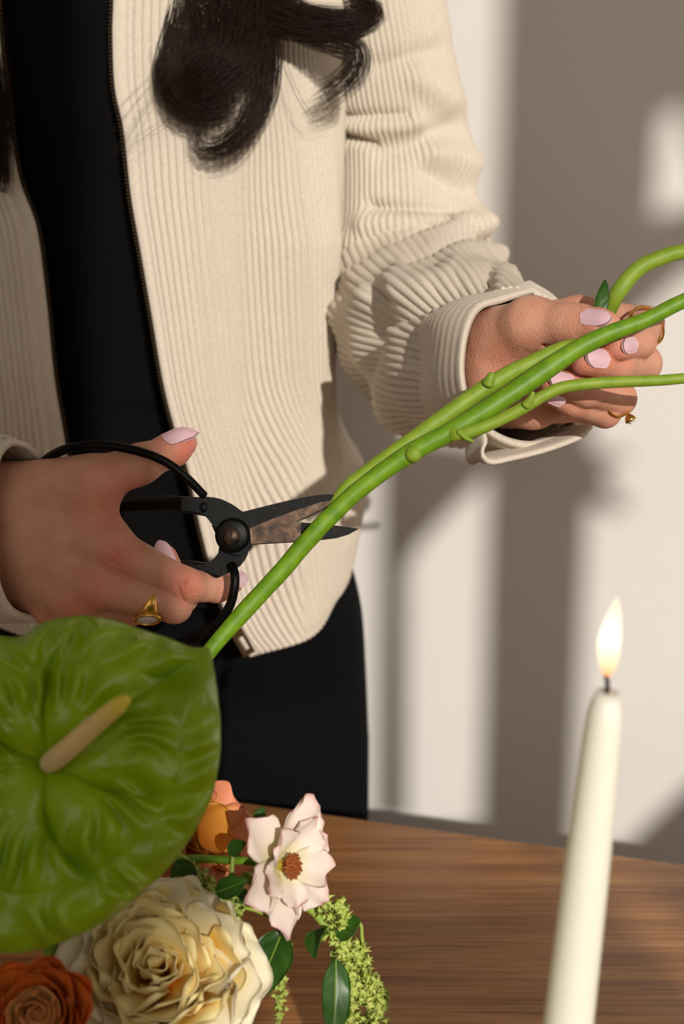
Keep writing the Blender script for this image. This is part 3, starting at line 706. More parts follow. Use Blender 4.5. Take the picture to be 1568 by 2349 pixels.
# ------------------------------------------------------------------ hair
def lock(guide, width, n, seed, r0=0.00016, flat=0.5, frizz=0.0012, nseg=34, parent=None, kind=None, name='hair_lock', fan=0.35, keep=(0.85, 1.0)):
    r = np.random.default_rng(seed)
    g = cr(np.array([P(*q) for q in guide]), nseg); t, u, w = frames(g, -FW)
    wd = np.interp(np.linspace(0, 1, nseg), np.linspace(0, 1, len(width)), np.array(width)/1000.0)
    parts = []
    x = np.linspace(0, 1, nseg)
    for _ in range(n):
        an, ra = r.uniform(0, 6.283), math.sqrt(r.uniform(0, 1))
        a, b = ra*math.cos(an), ra*math.sin(an)
        dr = r.normal(0, fan, 2)
        off = (a+dr[0]*x**2)[:, None]*w*wd[:, None]+(b*flat+dr[1]*flat*x**2)[:, None]*u*wd[:, None]
        ph = r.uniform(0, 6.28, 4); fr = r.uniform(2, 7, 2)
        off = off+frizz*((np.sin(x*fr[0]*2+ph[0])*x**1.5)[:, None]*w+(np.sin(x*fr[1]*2+ph[1])*x**1.5)[:, None]*u*0.6)
        q = g+off; m = int(nseg*r.uniform(*keep)); q = q[:m]
        rr = r0*np.interp(np.arange(m)/m, [0, 0.7, 1], [1, 1, 0.35])
        parts.append(tube(q, rr, 3, -FW, caps=False))
    return obj(name, joinq(parts), M['hair'], parent, kind=kind)
HD = [  # guide (px, py, mm), widths (mm), strands
 ([(470,-260,1055),(500,-60,1045),(520,60,1040),(505,140,1036),(450,190,1036),(400,205,1042),(385,190,1048)], [34,36,38,36,30,22,12], 1200, 1),
 ([(520,-200,1050),(470,-20,1042),(430,100,1038),(400,180,1036),(430,240,1034),(500,250,1034),(560,215,1038)], [28,28,26,20,14,11,9], 600, 2),
 ([(545,-200,1052),(575,-30,1044),(606,90,1038),(608,190,1036),(575,280,1036),(515,335,1038),(465,342,1042),(452,310,1046),(470,275,1050)], [24,22,17,13,11,10,9,8,6], 240, 3),
 ([(545,-160,1050),(590,-10,1044),(660,40,1040),(740,55,1038),(815,50,1038),(850,25,1042),(815,5,1048),(770,15,1050)], [30,28,20,17,14,11,9,6], 600, 4),
 ([(640,20,1044),(700,70,1040),(770,95,1038),(815,115,1038),(815,160,1040),(770,205,1042),(715,240,1044)], [9,11,11,11,11,10,9], 150, 5),
 ([(-120,-150,1060),(-70,60,1052),(-35,220,1046),(-15,330,1044),(-5,420,1044),(-15,455,1046)], [34,34,28,20,12,7], 900, 6),
 ([(560,-180,1046),(600,-40,1042),(655,20,1038),(745,60,1036),(800,85,1036),(822,125,1038)], [24,20,14,9,7,5], 420, 7)]
for g, wd, n, sd in HD: lock(g, wd, n, sd, parent=person)
stray = []
for i, g in enumerate([[(470,30,1040),(400,150,1040),(330,260,1042),(280,340,1044)],[(420,130,1036),(360,180,1038),(300,250,1042),(262,300,1046)],[(500,260,1034),(400,270,1036),(320,320,1040),(270,350,1044)],
        [(420,0,1040),(380,60,1040),(375,120,1040),(430,150,1040)],[(600,200,1036),(590,300,1040),(540,360,1044),(500,365,1046)],[(640,60,1040),(660,160,1042),(720,270,1046),(780,240,1048)],[(360,0,1046),(300,60,1046),(290,90,1048),(400,130,1048)],[(430,210,1036),(380,150,1036),(372,120,1038),(395,60,1040)]]):
    q = cr(np.array([P(*x) for x in g]), 30)
    for k in range(5): stray.append(tube(q+rng.normal(0, 0.0015, 3)+np.linspace(0, 1, 30)[:, None]*rng.normal(0, 0.006, 3), 0.00009, 3, -FW, caps=False))
obj('stray_hair', joinq(stray), M['hair'], person, kind='stuff')

# ------------------------------------------------------------------ scissors
sc = empty('scissors', P(533, 1232, 801), 'black forged steel scissors with rusty blades and big handle loops', 'scissors')
def slab(poly, d, th, bev=0.0, mat='steel', name='blade', bevel_pts=None, parent=sc, tilt=(0, 0)):
    import bmesh
    bm = bmesh.new(); vs = [bm.verts.new(P(x, y, d+tilt[0]*(x-533)/100+tilt[1]*(y-1232)/100)) for x, y in poly]
    f = bm.faces.new(vs); bm.normal_update()
    if np.dot(np.array(f.normal), FW) > 0: f.normal_flip()
    r = bmesh.ops.extrude_face_region(bm, geom=[f])
    for v in r['geom']:
        if isinstance(v, bmesh.types.BMVert): v.co += Vector(FW*th)
    bmesh.ops.recalc_face_normals(bm, faces=bm.faces[:])
    if bev: 
        bmesh.ops.bevel(bm, geom=[e for e in bm.edges if len(e.link_faces) == 2 and e.calc_face_angle() > 0.7], offset=bev, segments=2, affect='EDGES', clamp_overlap=True)
    bm.verts.index_update()
    out = [tuple(v.co) for v in bm.verts], [tuple(v.index for v in q.verts) for q in bm.faces]; bm.free()
    return obj(name, out, M[mat], parent, smooth=False)
def spl(pts, n=40): return cr(np.array(pts, float), n)
up_out = np.vstack([spl([(470,1139),(500,1143),(530,1156),(556,1174)], 10), spl([(556,1174),(640,1153),(705,1139),(745,1134),(775,1135),(793,1140)], 16), spl([(793,1140),(770,1154),(735,1173),(676,1199),(640,1208),(590,1222)], 14)[1:],
                    np.array([(575,1262),(548,1276),(520,1268),(502,1244),(497,1215),(483,1200)]), spl([(483,1200),(470,1184),(445,1174),(415,1172)], 8)[1:], np.array([(415,1142)])])
bu = slab(up_out, 798, 0.0034, 0.0007, name='blade', tilt=(0.6, 0))
lo_out = np.vstack([np.array([(484,1203),(500,1180),(540,1176),(575,1186),(600,1195),(676,1197)]), spl([(676,1197),(735,1202),(790,1208),(823,1213)], 8)[1:], spl([(823,1213),(800,1226),(770,1235),(735,1239),(690,1243),(575,1250)], 10)[1:],
                    spl([(570,1262),(563,1282),(545,1303),(520,1316),(502,1322)], 10), spl([(502,1322),(470,1310),(437,1300)], 5)[1:], spl([(455,1300),(482,1288),(499,1270),(502,1250),(494,1225),(484,1203)], 10)[1:-1]])
bl = slab(lo_out, 802.5, 0.0034, 0.0006, name='blade', tilt=(0.6, 0))
slab(np.array([(572,1212),(620,1192),(680,1170),(735,1152),(770,1147),(735,1170),(676,1197),(690,1199),(690,1241),(576,1248)]), 797.0, 0.001, 0.0, 'rust', 'blade_flat', parent=bu, tilt=(0.6, 0))
n = -FW
obj('pivot_disc', lathe([(0, 0.0014), (0.0078, 0.0013), (0.0098, 0.0004), (0.0102, -0.004), (0, -0.004)], P(533,1228,797.5), 32, n), M['steel'], sc)
obj('pivot_screw', lathe([(0, 0.0030), (0.0034, 0.0028), (0.0048, 0.0016), (0.005, -0.001), (0, -0.001)], P(531,1230,796.4), 28, n), M['rust'], sc)
obj('screw_slot', rbox(P(531,1230,793.6), (0.0008, 0.0006, 0.006), 0), M['black'], sc, False)
def loop(pts, r, ends, name='handle_loop'):
    p = cr(np.array([P(*q) for q in pts]), 110)
    x = np.linspace(0, 1, 110); rr = np.interp(x, [0, .5, .75, 1], r)
    return obj(name, tube(p, rr, 14, -FW), M['steel'], sc)
loop([(468,1137,799),(430,1098,795),(380,1060,792),(320,1036,790),(250,1023,790),(180,1024,796),(125,1042,806),(88,1078,826),(100,1130,844),(180,1160,848),(270,1160,842),(350,1154,826),(420,1157,808),(475,1165,801)], np.array([2.4,2.9,3.8,5.0])/1000, None)
loop([(531,1296,801),(538,1318,797),(537,1350,796),(524,1395,798),(490,1438,802),(430,1468,810),(350,1478,828),(275,1450,850),(255,1390,864),(290,1330,866),(360,1302,860),(430,1300,838),(470,1306,818),(500,1308,806)], np.array([2.6,2.9,3.2,4.2])/1000, None)

# ------------------------------------------------------------------ stems being trimmed
st1 = empty('flower_stem', P(470,1500,796), 'thick green stem with a side branch, running from anthurium to raised hand', 'stem')
def rough_tube(pts, r, n=220, ns=18, seed=0, amp=0.03):
    q = cr(np.array([np.r_[P(*p), rr/1000.0] for p, rr in zip(pts, r)]), n)
    v, f = tube(q[:, :3], q[:, 3], ns)
    wn = waves(10, 150, 500, seed); c = np.repeat(np.vstack([q[:1, :3], q[:1, :3], q[:, :3], q[-1:, :3], q[-1:, :3]]), ns, 0)
    return c+(v-c)*(1+amp*wn(v)[:, None]), f
mp = [(430,1575,790),(476,1500,794),(560,1402,797),(640,1316,798),(735,1207,797),(830,1118,796),(940,1040,795),(1040,986,794),(1150,918,794),(1255,846,796),(1330,797,798),(1400,764,798),(1480,734,798),(1568,690,798),(1720,630,800)]
mr = [4.2,4.4,4.9,5.0,5.1,5.0,5.4,5.4,5.6,5.6,5.2,4.9,4.4,4.2,4.0]
obj('stem', rough_tube(mp, mr, seed=3), M['stem'], st1)
br = obj('side_branch', rough_tube([(1035,1000,792),(1075,992,789),(1140,966,788),(1200,935,787),(1250,906,786),(1295,888,787),(1380,878,788),(1480,874,790),(1568,868,792),(1700,855,794)], [3.4,3.6,3.4,3.5,3.4,3.4,3.3,3.1,2.9,2.8], 160, seed=5), M['stem2'], st1)
def leaf_mesh(base, tip, normal, width, curl=0.0, fold=0.25, nl=28, nw=13, wavy=0.0, shape=1.0, thick=0.0005, bend=None, seed=0):
    base, tip = np.asarray(base), np.asarray(tip); L = np.linalg.norm(tip-base); ax = (tip-base)/L
    n = nrm(normal-np.dot(normal, ax)*ax); s = np.cross(ax, n); r = np.random.default_rng(seed); ph = r.uniform(0, 6, 3)
    x = np.linspace(0, 1, nl)[:, None]; t = np.linspace(-1, 1, nw)[None, :]
    w = width*np.sin(np.pi*np.clip(x, 0, 1)**(0.75*shape))**0.8*0.5+0.0002
    z = -curl*L*(4*(x-0.5)**2-1)*-1.0+fold*np.abs(t)*w-0.05*w*np.cos(np.abs(t)*9-x*22)*np.abs(t)*0.6+wavy*np.sin(x*14+ph[0]+t)*np.abs(t)
    S = base+ax*L*x[..., None]+s*(w*t)[..., None]+n*(z*np.ones_like(t))[..., None]
    N = normals_grid(S); m = nl*nw; f = grid_faces(nl, nw)
    rim = [i*nw for i in range(nl)]+[(nl-1)*nw+j for j in range(1, nw)]+[i*nw+nw-1 for i in range(nl-2, -1, -1)]+[j for j in range(nw-2, 0, -1)]
    rf = np.array([[rim[i], rim[i]+m, rim[(i+1) % len(rim)]+m, rim[(i+1) % len(rim)]] for i in range(len(rim))])
    g = np.stack([np.broadcast_to(t, (nl, nw)), np.broadcast_to(x, (nl, nw)), 0*S[..., 0]], -1).reshape(-1, 3)
    return np.vstack([S.reshape(-1, 3), (S-N*thick).reshape(-1, 3)]), np.vstack([f, f[:, ::-1]+m, rf]), np.vstack([g, g])
def leaf(name, base, tip, normal, width, mat, parent, midrib=None, **kw):
    v, f, g = leaf_mesh(base, tip, normal, width, **kw); o = obj(name, (v, f), M[mat], parent, uv=g)
    if midrib:
        nw = 13; L = kw.get('nl', 28); c = v[[i*nw+6 for i in range(L)]]
        obj('midrib', tube(c, np.linspace(midrib, midrib*0.3, L), 6, caps=False), M['stem2'], o)
    return o
knob = [(945,1041,790,5.0),(1124,886,791,3.6)]
obj('node_knob', lathe([(0, .0042), (.003, .0036), (.0046, .001), (.0044, -.003), (.002, -.006)], P(947,1042,790.5), 20, -FW+0.3*UP), M['stem2'], st1)
obj('stub', tube(cr([P(1206,930,784),P(1216,915,782),P(1222,900,781)], 8), np.linspace(.0030, .0012, 8), 10), M['stem2'], br)
obj('stub', tube(cr([P(1052,990,788),P(1070,1006,786),P(1085,1012,785)], 8), np.linspace(.0022, .0008, 8), 10), M['stem2'], br)
obj('branch_joint', lathe([(0, .003), (.0034, .0015), (.004, -.001), (.002, -.004)], P(1043,994,790), 16, -FW), M['stem2'], br)
st2 = empty('flower_stem', P(745,1190,803), 'second green stem, cut at the scissor tips and curving up past the thumb', 'stem')
sp2 = [(737,1196,800),(765,1160,801),(800,1116,802),(862,1070,802),(950,1006,802),(1040,940,802),(1125,882,804),(1205,838,805),(1288,800,808),(1340,786,822),(1380,745,836),(1412,678,824),(1462,618,824),(1520,590,824),(1568,577,824),(1720,552,826)]
obj('stem', rough_tube(sp2, [1.2,3.4,4.4,4.9,4.9,4.8,5.0,4.6,4.2,4.2,4.6,4.8,4.8,4.5,4.3,4.0], seed=8), M['stem2'], st2)
obj('stub', tube(cr([P(1118,882,799),P(1124,868,798),P(1128,858,798)], 8), np.linspace(.0035, .0022, 8), 10), M['stem2'], st2)
leaf('leaf', P(1370,722,816), P(1388,642,812), -FW+0.8*RT, 0.011, 'leaf', st2, curl=0.08, fold=0.5)

# ------------------------------------------------------------------ rings
def torus(c, ax, R, r, wide=1.0, n=64, m=12, ell=1.0, ref=UP):
    ax = nrm(ax); a = nrm(ref-np.dot(ref, ax)*ax); b = np.cross(ax, a); th = np.linspace(0, 2*np.pi, n, endpoint=False); ph = np.linspace(0, 2*np.pi, m, endpoint=False)
    e = np.cos(th)[:, None]*a*ell+np.sin(th)[:, None]*b; en_ = nrm(e)
    v = c+R*e[:, None, :]+r*np.cos(ph)[None, :, None]*en_[:, None, :]+r*wide*np.sin(ph)[None, :, None]*ax
    f = grid_faces(n, m, True); last = np.stack([(n-1)*m+np.arange(m), (n-1)*m+(np.arange(m)+1) % m, (np.arange(m)+1) % m, np.arange(m)], 1)
    return v.reshape(-1, 3), np.vstack([f, last])
gem_k = NT('clear_stone'); gem_k.b.inputs['Base Color'].default_value = lin((246, 240, 238)); gem_k.b.inputs['Roughness'].default_value = 0.04; gem_k.b.inputs['IOR'].default_value = 1.9; gem_k.b.inputs['Transmission Weight'].default_value = 0.25; M['gem'] = gem_k.m
def gem(c, n, rx, ry, h, a, parent, sides=12):
    n = nrm(n); a = nrm(a-np.dot(a, n)*n); b = np.cross(n, a); V = []; rows = [(0.55, h*0.5), (1.0, 0.0), (0.5, -h*0.6)]
    for k, (s, z) in enumerate(rows):
        for i in range(sides):
            t = 2*np.pi*(i+0.5*(k % 2))/sides; V.append(c+a*rx*s*math.cos(t)+b*ry*s*math.sin(t)+n*z)
    F = [tuple(range(sides)), tuple(range(3*sides-1, 2*sides-1, -1))]
    for k in range(2):
        for i in range(sides):
            j = (i+1) % sides; p0, p1, q0, q1 = k*sides+i, k*sides+j, (k+1)*sides+i, (k+1)*sides+j
            if k % 2 == 0: F += [(p0, q0, p1), (p1, q0, q1)]
            else: F += [(p0, q0, q1), (p0, q1, p1)]
    return obj('stone', (np.array(V), F), M['gem'], parent, smooth=False)
rc_ = P(350,1381,801); rax = nrm(P(400,1390,801)-P(213,1344,798))
r1 = empty('ring', rc_, 'gold signet ring with oval clear stone on the hand holding the scissors', 'ring')
sn = nrm(-FW*0.62-UP*0.78); sn = nrm(sn-np.dot(sn, rax)*rax)
def signet(c, ax, top, R, n=72):
    ax = nrm(ax); top = nrm(top); b = np.cross(ax, top); V = []
    for i in range(n):
        t = 2*np.pi*i/n; e = top*math.cos(t)+b*math.sin(t); k = math.exp(-(min(t, 2*np.pi-t)/0.85)**2); w = 0.0018+0.0040*k; th = 0.0007+0.0009*k
        for s_, h_ in ((-1, -.6), (-1, .3), (-.6, 1), (.6, 1), (1, .3), (1, -.6)): V.append(c+e*(R+th*h_)+ax*w*s_)
    f = grid_faces(n, 6, True); m = 6; last = np.stack([(n-1)*m+np.arange(m), (n-1)*m+(np.arange(m)+1) % m, (np.arange(m)+1) % m, np.arange(m)], 1)
    return np.array(V), np.vstack([f, last])
obj('band', signet(rc_, rax, sn, 0.0103), M['gold'], r1)
spn = rc_+sn*0.0113; la = nrm(rax*0.8+np.cross(sn, rax)*0.5)
if np.dot(la, UP) < 0: la = nrm(rax*0.8-np.cross(sn, rax)*0.5)
obj('bezel', torus(spn+sn*0.0006, sn, 0.0042, 0.0010, 1.5, ell=1.8, ref=la), M['gold'], r1)
gem(spn+sn*0.0009, sn, 0.0071, 0.0039, 0.003, la, r1)
q0, q1 = P(1478,748,858), P(1468,790,836)
r2 = empty('ring', q0, 'slim double gold ring on the index finger of the raised hand', 'ring')
cc = P(1478,750,852); rx = nrm(-FW+0.55*RT+0.2*UP)
for k, dz in enumerate((0, 0.0024)): obj('band', torus(cc+rx*dz, nrm(rx+0.12*k*UP), 0.0122, 0.00075), M['gold'], r2)
r3 = empty('ring', P(1414,912,850), 'thin gold ring with small round stone below the raised hand', 'ring')
cc = P(1418,912,848); rx = nrm(-FW*0.85+RT*0.5); obj('band', torus(cc, rx, 0.0112, 0.0007), M['gold'], r3)
dn = nrm(-UP*0.93+RT*0.5); gc = cc+dn*0.0135
obj('bezel', lathe([(.0012, -.0022), (.0030, .0002), (.0036, .0022), (.0033, .0024), (.0026, .0002), (.0006, -.001)], gc, 20, dn), M['gold'], r3)
gem(gc+dn*0.0022, dn, 0.0032, 0.0032, 0.003, RT, r3, 10)

# ------------------------------------------------------------------ flower arrangement
vase_c = PY(170, 2349, 0.60); vase_c = np.array([vase_c[0], 0.61, TBL_Z])
vase = empty('bowl', vase_c, 'pale stoneware bowl holding the flowers on the table', 'bowl')
obj('bowl_body', lathe([(0, 0.0), (.045, 0.0), (.05, .004), (.075, .03), (.083, .06), (.08, .075), (.077, .075), (.079, .06), (.07, .032), (.045, .01), (0, .008)], vase_c, 48), M['ceramic'], vase)
def stem_to_vase(parent, p0, d0, r=0.0022, k=0, mat='stem'):
    a = 2.4*k; q = vase_c+np.array([0.05*math.cos(a), 0.05*math.sin(a), 0.055])
    p0 = np.asarray(p0); mid = p0+nrm(d0)*0.045
    obj('stem', tube(cr([p0, mid, (mid+q)/2+np.array([0, 0, -0.01]), q], 40), r, 10), M[mat], parent)

# anthurium
an = empty('anthurium', P(115,1745,615), 'glossy green anthurium with tan spadix, in front of the scissors hand', 'anthurium')
O0 = np.array([115.0, 1745.0])
outl = np.array([(478,1487),(487,1525),(498,1590),(505,1680),(500,1760),(480,1835),(442,1912),(385,1990),(320,2050),(240,2112),(150,2158),(60,2182),(-20,2180),(-110,2130),(-180,2040),(-195,1930),(-150,1830),(-95,1790),(-110,1740),(-160,1680),(-190,1600),(-165,1520),(-100,1470),(-30,1458),(40,1462),(80,1440),(115,1424),(180,1414),(250,1420),(310,1440),(360,1456),(405,1472),(440,1486)], float)
oc = cr(np.vstack([outl, outl[:1]]), 721)[:-1]; oc[np.argmin(((oc-outl[0])**2).sum(1))] = outl[0]
nt, nrr = len(oc), 120
rr = np.linspace(0.0, 1.0, nrr)[:, None]
px = O0[0]+(oc[None, :, 0]-O0[0])*rr; py = O0[1]+(oc[None, :, 1]-O0[1])*rr
Rl = np.linalg.norm(oc-O0, axis=1)[None, :]*rr
ang = np.arctan2(-(py-O0[1]), px-O0[0]+1e-9); tipang = math.atan2(O0[1]-1487, 478-O0[0])
da = (ang-tipang+np.pi) % (2*np.pi)-np.pi; da[0] = da[1]
# veins sweep from the base and bend towards the tip
phi = np.abs(da)*(1+0.55*rr**1.5)
vein = np.abs(np.sin(phi*2.55))
prof = np.sin(np.pi*np.clip(rr, 0, 1)**0.8)**0.8
h = 11.0*(vein**0.6-0.5)*prof*np.clip(Rl/140, 0, 1)
cw = waves(12, 0.028, 0.055, 21)
q3 = np.stack([px, py, 0*px], -1)
band = np.abs(np.sin(np.pi*(rr*2.7+0.10*np.sin(da*2))))**0.7
puck = np.sin(da*24+3.0*cw(q3*0.8))*band*np.clip((rr-0.30)/0.2, 0, 1)*np.clip((1-rr)/0.06, 0, 1)
h = h+2.6*puck+3.4*(band-0.6)*np.clip((rr-0.30)/0.2, 0, 1)*np.clip((1-rr)/0.1, 0, 1)+1.2*cw(q3*0.5)*prof
h = h-9*np.exp(-(Rl/55)**2)-10*np.clip((rr-0.9)/0.1, 0, 1)**2*0.5-7*rr**3
h = h-5.0*np.exp(-(da/0.10)**2)*np.clip(Rl/60, 0, 1)*np.clip((1-rr)*4, 0, 1)
h[0] = h[0].mean()
dd = 615-(py-1745)*0.040+(px-115)*0.02-h
S = CAM+(dd/1000)[..., None]*(FW+((px-CX)/FPX)[..., None]*RT-((py-CY)/FPX)[..., None]*UP)
Nn = normals_grid(np.concatenate([S[:, -1:], S, S[:, :1]], 1))[:, 1:-1]; sgn = np.sign((Nn*(-FW)).sum(-1, keepdims=True)); Nn = Nn*sgn; Nn[0] = Nn[1].mean(0)
sv, sf = shell2(S, Nn, 0.0016)
obj('spathe', (sv, sf), M['spathe'], an)
rimp = S[-1]-Nn[-1]*0.0008; rimp = np.vstack([rimp, rimp[:1]])
obj('spathe_rim', tube(rimp, 0.0010, 8, caps=False), M['stem2'], an)
k = NT('spadix_tan'); t_ = k.n('ShaderNodeAttribute', _attribute_name='grid'); sp_ = k.n('ShaderNodeSeparateXYZ'); k.l(t_, 'Vector', sp_, 0)
k.col(k.ramp((sp_, 'Y'), [(0.0, lin((240, 208, 158))), (0.7, lin((232, 200, 130))), (0.9, lin((230, 208, 70)))])); k.b.inputs['Roughness'].default_value = 0.6
vor = k.n('ShaderNodeTexVoronoi', Scale=700.0); tcn = k.n('ShaderNodeTexCoord'); k.l(tcn, 'Object', vor, 'Vector'); k.bump((vor, 'Distance'), 0.5, 0.001); M['spadix'] = k.m
sp = cr([P(112,1752,620), P(150,1722,605), P(215,1665,594), P(290,1604,585)], 30); rs = np.interp(np.linspace(0, 1, 30), [0, .1, .6, .93, 1], [.0042, .0048, .0044, .0036, .0022])
v, f = tube(sp, rs, 20); g = np.zeros((len(v), 3)); g[:, 1] = np.repeat(np.linspace(0, 1, len(v)//20), 20)
obj('spadix', (v, f), M['spadix'], an, uv=g)
stem_to_vase(an, P(112,1752,628), FW*0.8-UP*0.5, 0.0035, 1)

# petals
def petal_mesh(c, n, e, L, Wd, alpha, curl, cup, ruf, seed, start=0.002, pointed=0.0, nl=20, nw=17, thick=0.0005):
    # c centre, n flower axis, e radial direction
    r = np.random.default_rng(seed); n, e = nrm(n), nrm(e); s = np.cross(n, e)
    x = np.linspace(0, 1, nl); an_ = alpha+curl*x
    ds = L/(nl-1); R = start+np.r_[0, np.cumsum(np.sin(an_[:-1])*ds)]; Z = np.r_[0, np.cumsum(np.cos(an_[:-1])*ds)]
    t = np.linspace(-1, 1, nw)
    w = Wd*0.5*(np.sin(np.pi*(0.08+0.92*x)**(0.62 if pointed < 0.5 else 0.8))**(0.5 if pointed < 0.5 else 0.75)+0.02)
    w[-1] *= 1.0
    if pointed < 0.5: w = Wd*0.5*np.interp(x, [0, .15, .4, .7, .88, .96, 1], [.22, .50, .84, 1, .96, .86, .74])
    up_ = np.stack([-np.cos(an_), np.sin(an_)], 1)              # petal's inner normal in (radial, axial)
    ph = r.uniform(0, 6.28, 6); fr = r.uniform(2.0, 4.5, 3)
    V = np.zeros((nl, nw, 3)); X, T = np.meshgrid(x, t, indexing='ij')
    lift = cup*w[:, None]*T**2+ruf*(np.sin(T*fr[0]*1.6+ph[0]+X*4)+0.6*np.sin(X*fr[1]*2+T*3+ph[1]))*X**1.2*(0.35+0.65*np.abs(T))
    ext = (0.035*L*np.sin(T*fr[2]*1.5+ph[3])-0.20*L*np.abs(T)**2.6)*X**3
    if pointed > 0: ext = ext+pointed*L*0.28*np.clip(1-np.abs(T)*2.2, 0, 1)*X**6
    rad = R[:, None]+up_[:, 0:1]*lift+ext*np.sin(an_)[:, None]; axl = Z[:, None]+up_[:, 1:2]*lift+ext*np.cos(an_)[:, None]
    V = c+rad[..., None]*e+axl[..., None]*n+(w[:, None]*T)[..., None]*s
    N = normals_grid(V); m = nl*nw; f = grid_faces(nl, nw)
    rim = [i*nw for i in range(nl)]+[(nl-1)*nw+j for j in range(1, nw)]+[i*nw+nw-1 for i in range(nl-2, -1, -1)]+[j for j in range(nw-2, 0, -1)]
    rf = np.array([[rim[i], rim[i]+m, rim[(i+1) % len(rim)]+m, rim[(i+1) % len(rim)]] for i in range(len(rim))])
    g = np.stack([T, X, 0*X], -1).reshape(-1, 3)
    return np.vstack([V.reshape(-1, 3), (V-N*thick).reshape(-1, 3)]), np.vstack([f, f[:, ::-1]+m, rf]), np.vstack([g, g])
def basis(n):
    n = nrm(n); a = nrm(np.cross(n, [0.13, 0.2, 0.97])); return a, np.cross(n, a)
def flower(root, c, n, rings, mats, seed):
    a, b = basis(n); k = seed*100; r = np.random.default_rng(seed)
    for cnt, L, Wd, al, cu, cup, ruf, st, pt, mt in rings:
        o0 = r.uniform(0, 6.28)
        for i in range(cnt):
            t = o0+2*np.pi*i/cnt+r.normal(0, 0.12); e = math.cos(t)*a+math.sin(t)*b; k += 1
            s = 1+r.normal(0, 0.06)
            v, f, g = petal_mesh(np.asarray(c), n, e, L*s, Wd*s, al+r.normal(0, 0.05), cu+r.normal(0, 0.08), cup, ruf, k, st, pt)
            obj('petal', (v, f), M[mt], root, uv=g)
M['rose_in'] = m_petal('cream_petal_inner', (252, 230, 164), (240, 146, 20), (248, 196, 84)); M['rose_out'] = m_petal('cream_petal_outer', (252, 240, 208), (244, 186, 80), (250, 226, 164))
M['ran_o'] = m_petal('orange_petal', (232, 118, 36), (236, 150, 66), (234, 126, 42), (206, 88, 22)); M['ran_i'] = m_petal('peach_petal', (240, 186, 120), (226, 180, 110), (240, 190, 130), (226, 140, 70))
M['ran_c'] = m_petal('green_heart_petal', (168, 140, 70), (110, 110, 40), (140, 126, 54))
M['peach'] = m_petal('coral_petal', (236, 146, 110), (232, 160, 70), (236, 152, 96)); M['amber'] = m_petal('amber_petal', (232, 158, 62), (224, 140, 40), (230, 152, 56))
M['blush'] = m_petal('blush_petal', (240, 218, 208), (232, 220, 168), (242, 224, 208), (226, 178, 172)); M['anther'] = simple('rust_anthers', (150, 78, 26), 0.8, var=0.4, vscale=900); M['pollen'] = simple('yellow_green_heart', (176, 160, 50), 0.7)
pi = math.pi
rose_c = P(372,2256,706); rose_n = nrm(-FW*0.78+UP*0.55+RT*0.02)
rose = empty('garden_rose', rose_c, 'large ruffled cream and yellow rose below the anthurium', 'rose')
flower(rose, rose_c, rose_n, [(7, .045, .054, 1.22, .35, .12, .0040, .010, 0, 'rose_out'), (6, .046, .050, .95, .35, .2, .0042, .009, 0, 'rose_out'), (6, .045, .045, .70, .30, .3, .0042, .008, 0, 'rose_out'),
    (6, .043, .040, .48, .25, .4, .0040, .007, 0, 'rose_in')], None, 5)
ar, br_ = basis(rose_n); rq = np.random.default_rng(31)
for i in range(15):                                   # quartered, crumpled heart
    t = rq.uniform(0, 6.28); rad_ = 0.019*math.sqrt(rq.uniform(0, 1)); tw = t+rq.normal(0, 0.9)
    c_ = rose_c+rose_n*0.004+(ar*math.cos(t)+br_*math.sin(t))*rad_; e_ = ar*math.cos(tw)+br_*math.sin(tw)
    v, f, g = petal_mesh(c_, rose_n, e_, rq.uniform(.034, .042), rq.uniform(.030, .046), 0.22+rad_*20+rq.normal(0, .12), rq.uniform(0, .7), rq.uniform(.2, .7), .0034, 900+i, .001, 0)
    obj('petal', (v, f), M['rose_in'], rose, uv=g)
for i in range(9):
    t = i*2.4+rq.normal(0, .3); e_ = ar*math.cos(t)+br_*math.sin(t)
    v, f, g = petal_mesh(rose_c+rose_n*0.006+e_*0.0012*i*0.7, rose_n, e_, .028+.0006*i, .016+.0014*i, .02+.03*i, .15, .7, .0022, 970+i, .0006, 0)
    obj('petal', (v, f), M['rose_in'], rose, uv=g)
stem_to_vase(rose, rose_c-rose_n*0.006, -rose_n, 0.003, 2)
ran_c = P(82,2330,640); ran_n = nrm(-FW*0.85+UP*0.5-RT*0.05)
ran = empty('ranunculus', ran_c-ran_n*0.02, 'orange ranunculus with tight rings of petals, lowest flower at the left', 'ranunculus')
rr_ = [(3, .014, .010, -.15, -.5, .7, .0003, .001, 0, 'ran_c')]
for i in range(9): rr_.append((6, .017+.0012*i, .016+.0014*i, .12+.09*i, -.75+.05*i, .55, .0005, .002+.0012*i, 0, 'ran_i' if i < 5 else 'ran_o'))
flower(ran, ran_c-ran_n*0.014, ran_n, rr_, None, 8)
stem_to_vase(ran, ran_c-ran_n*0.013, -ran_n, 0.0025, 3)
pe_c = P(415,1925,775); pe_n = nrm(-FW*0.5+UP*0.3+RT*0.7)
peach = empty('ranunculus', pe_c, 'coral and amber petalled ranunculus half hidden behind the anthurium edge', 'ranunculus')
flower(peach, pe_c, pe_n, [(6, .030, .030, .35, .2, .5, .001, .003, 0, 'amber'), (6, .036, .036, .75, .25, .4, .001, .004, 0, 'peach'), (6, .038, .038, 1.15, .2, .3, .001, .005, 0, 'peach')], None, 12)
stem_to_vase(peach, pe_c, -pe_n, 0.0022, 4)
pk_c = P(640,1985,742); pk_n = nrm(-FW*0.62+RT*0.75+UP*0.10)
pink = empty('butterfly_ranunculus', pk_c, 'pale blush open flower with pointed petals and rust-brown heart above the table', 'flower')
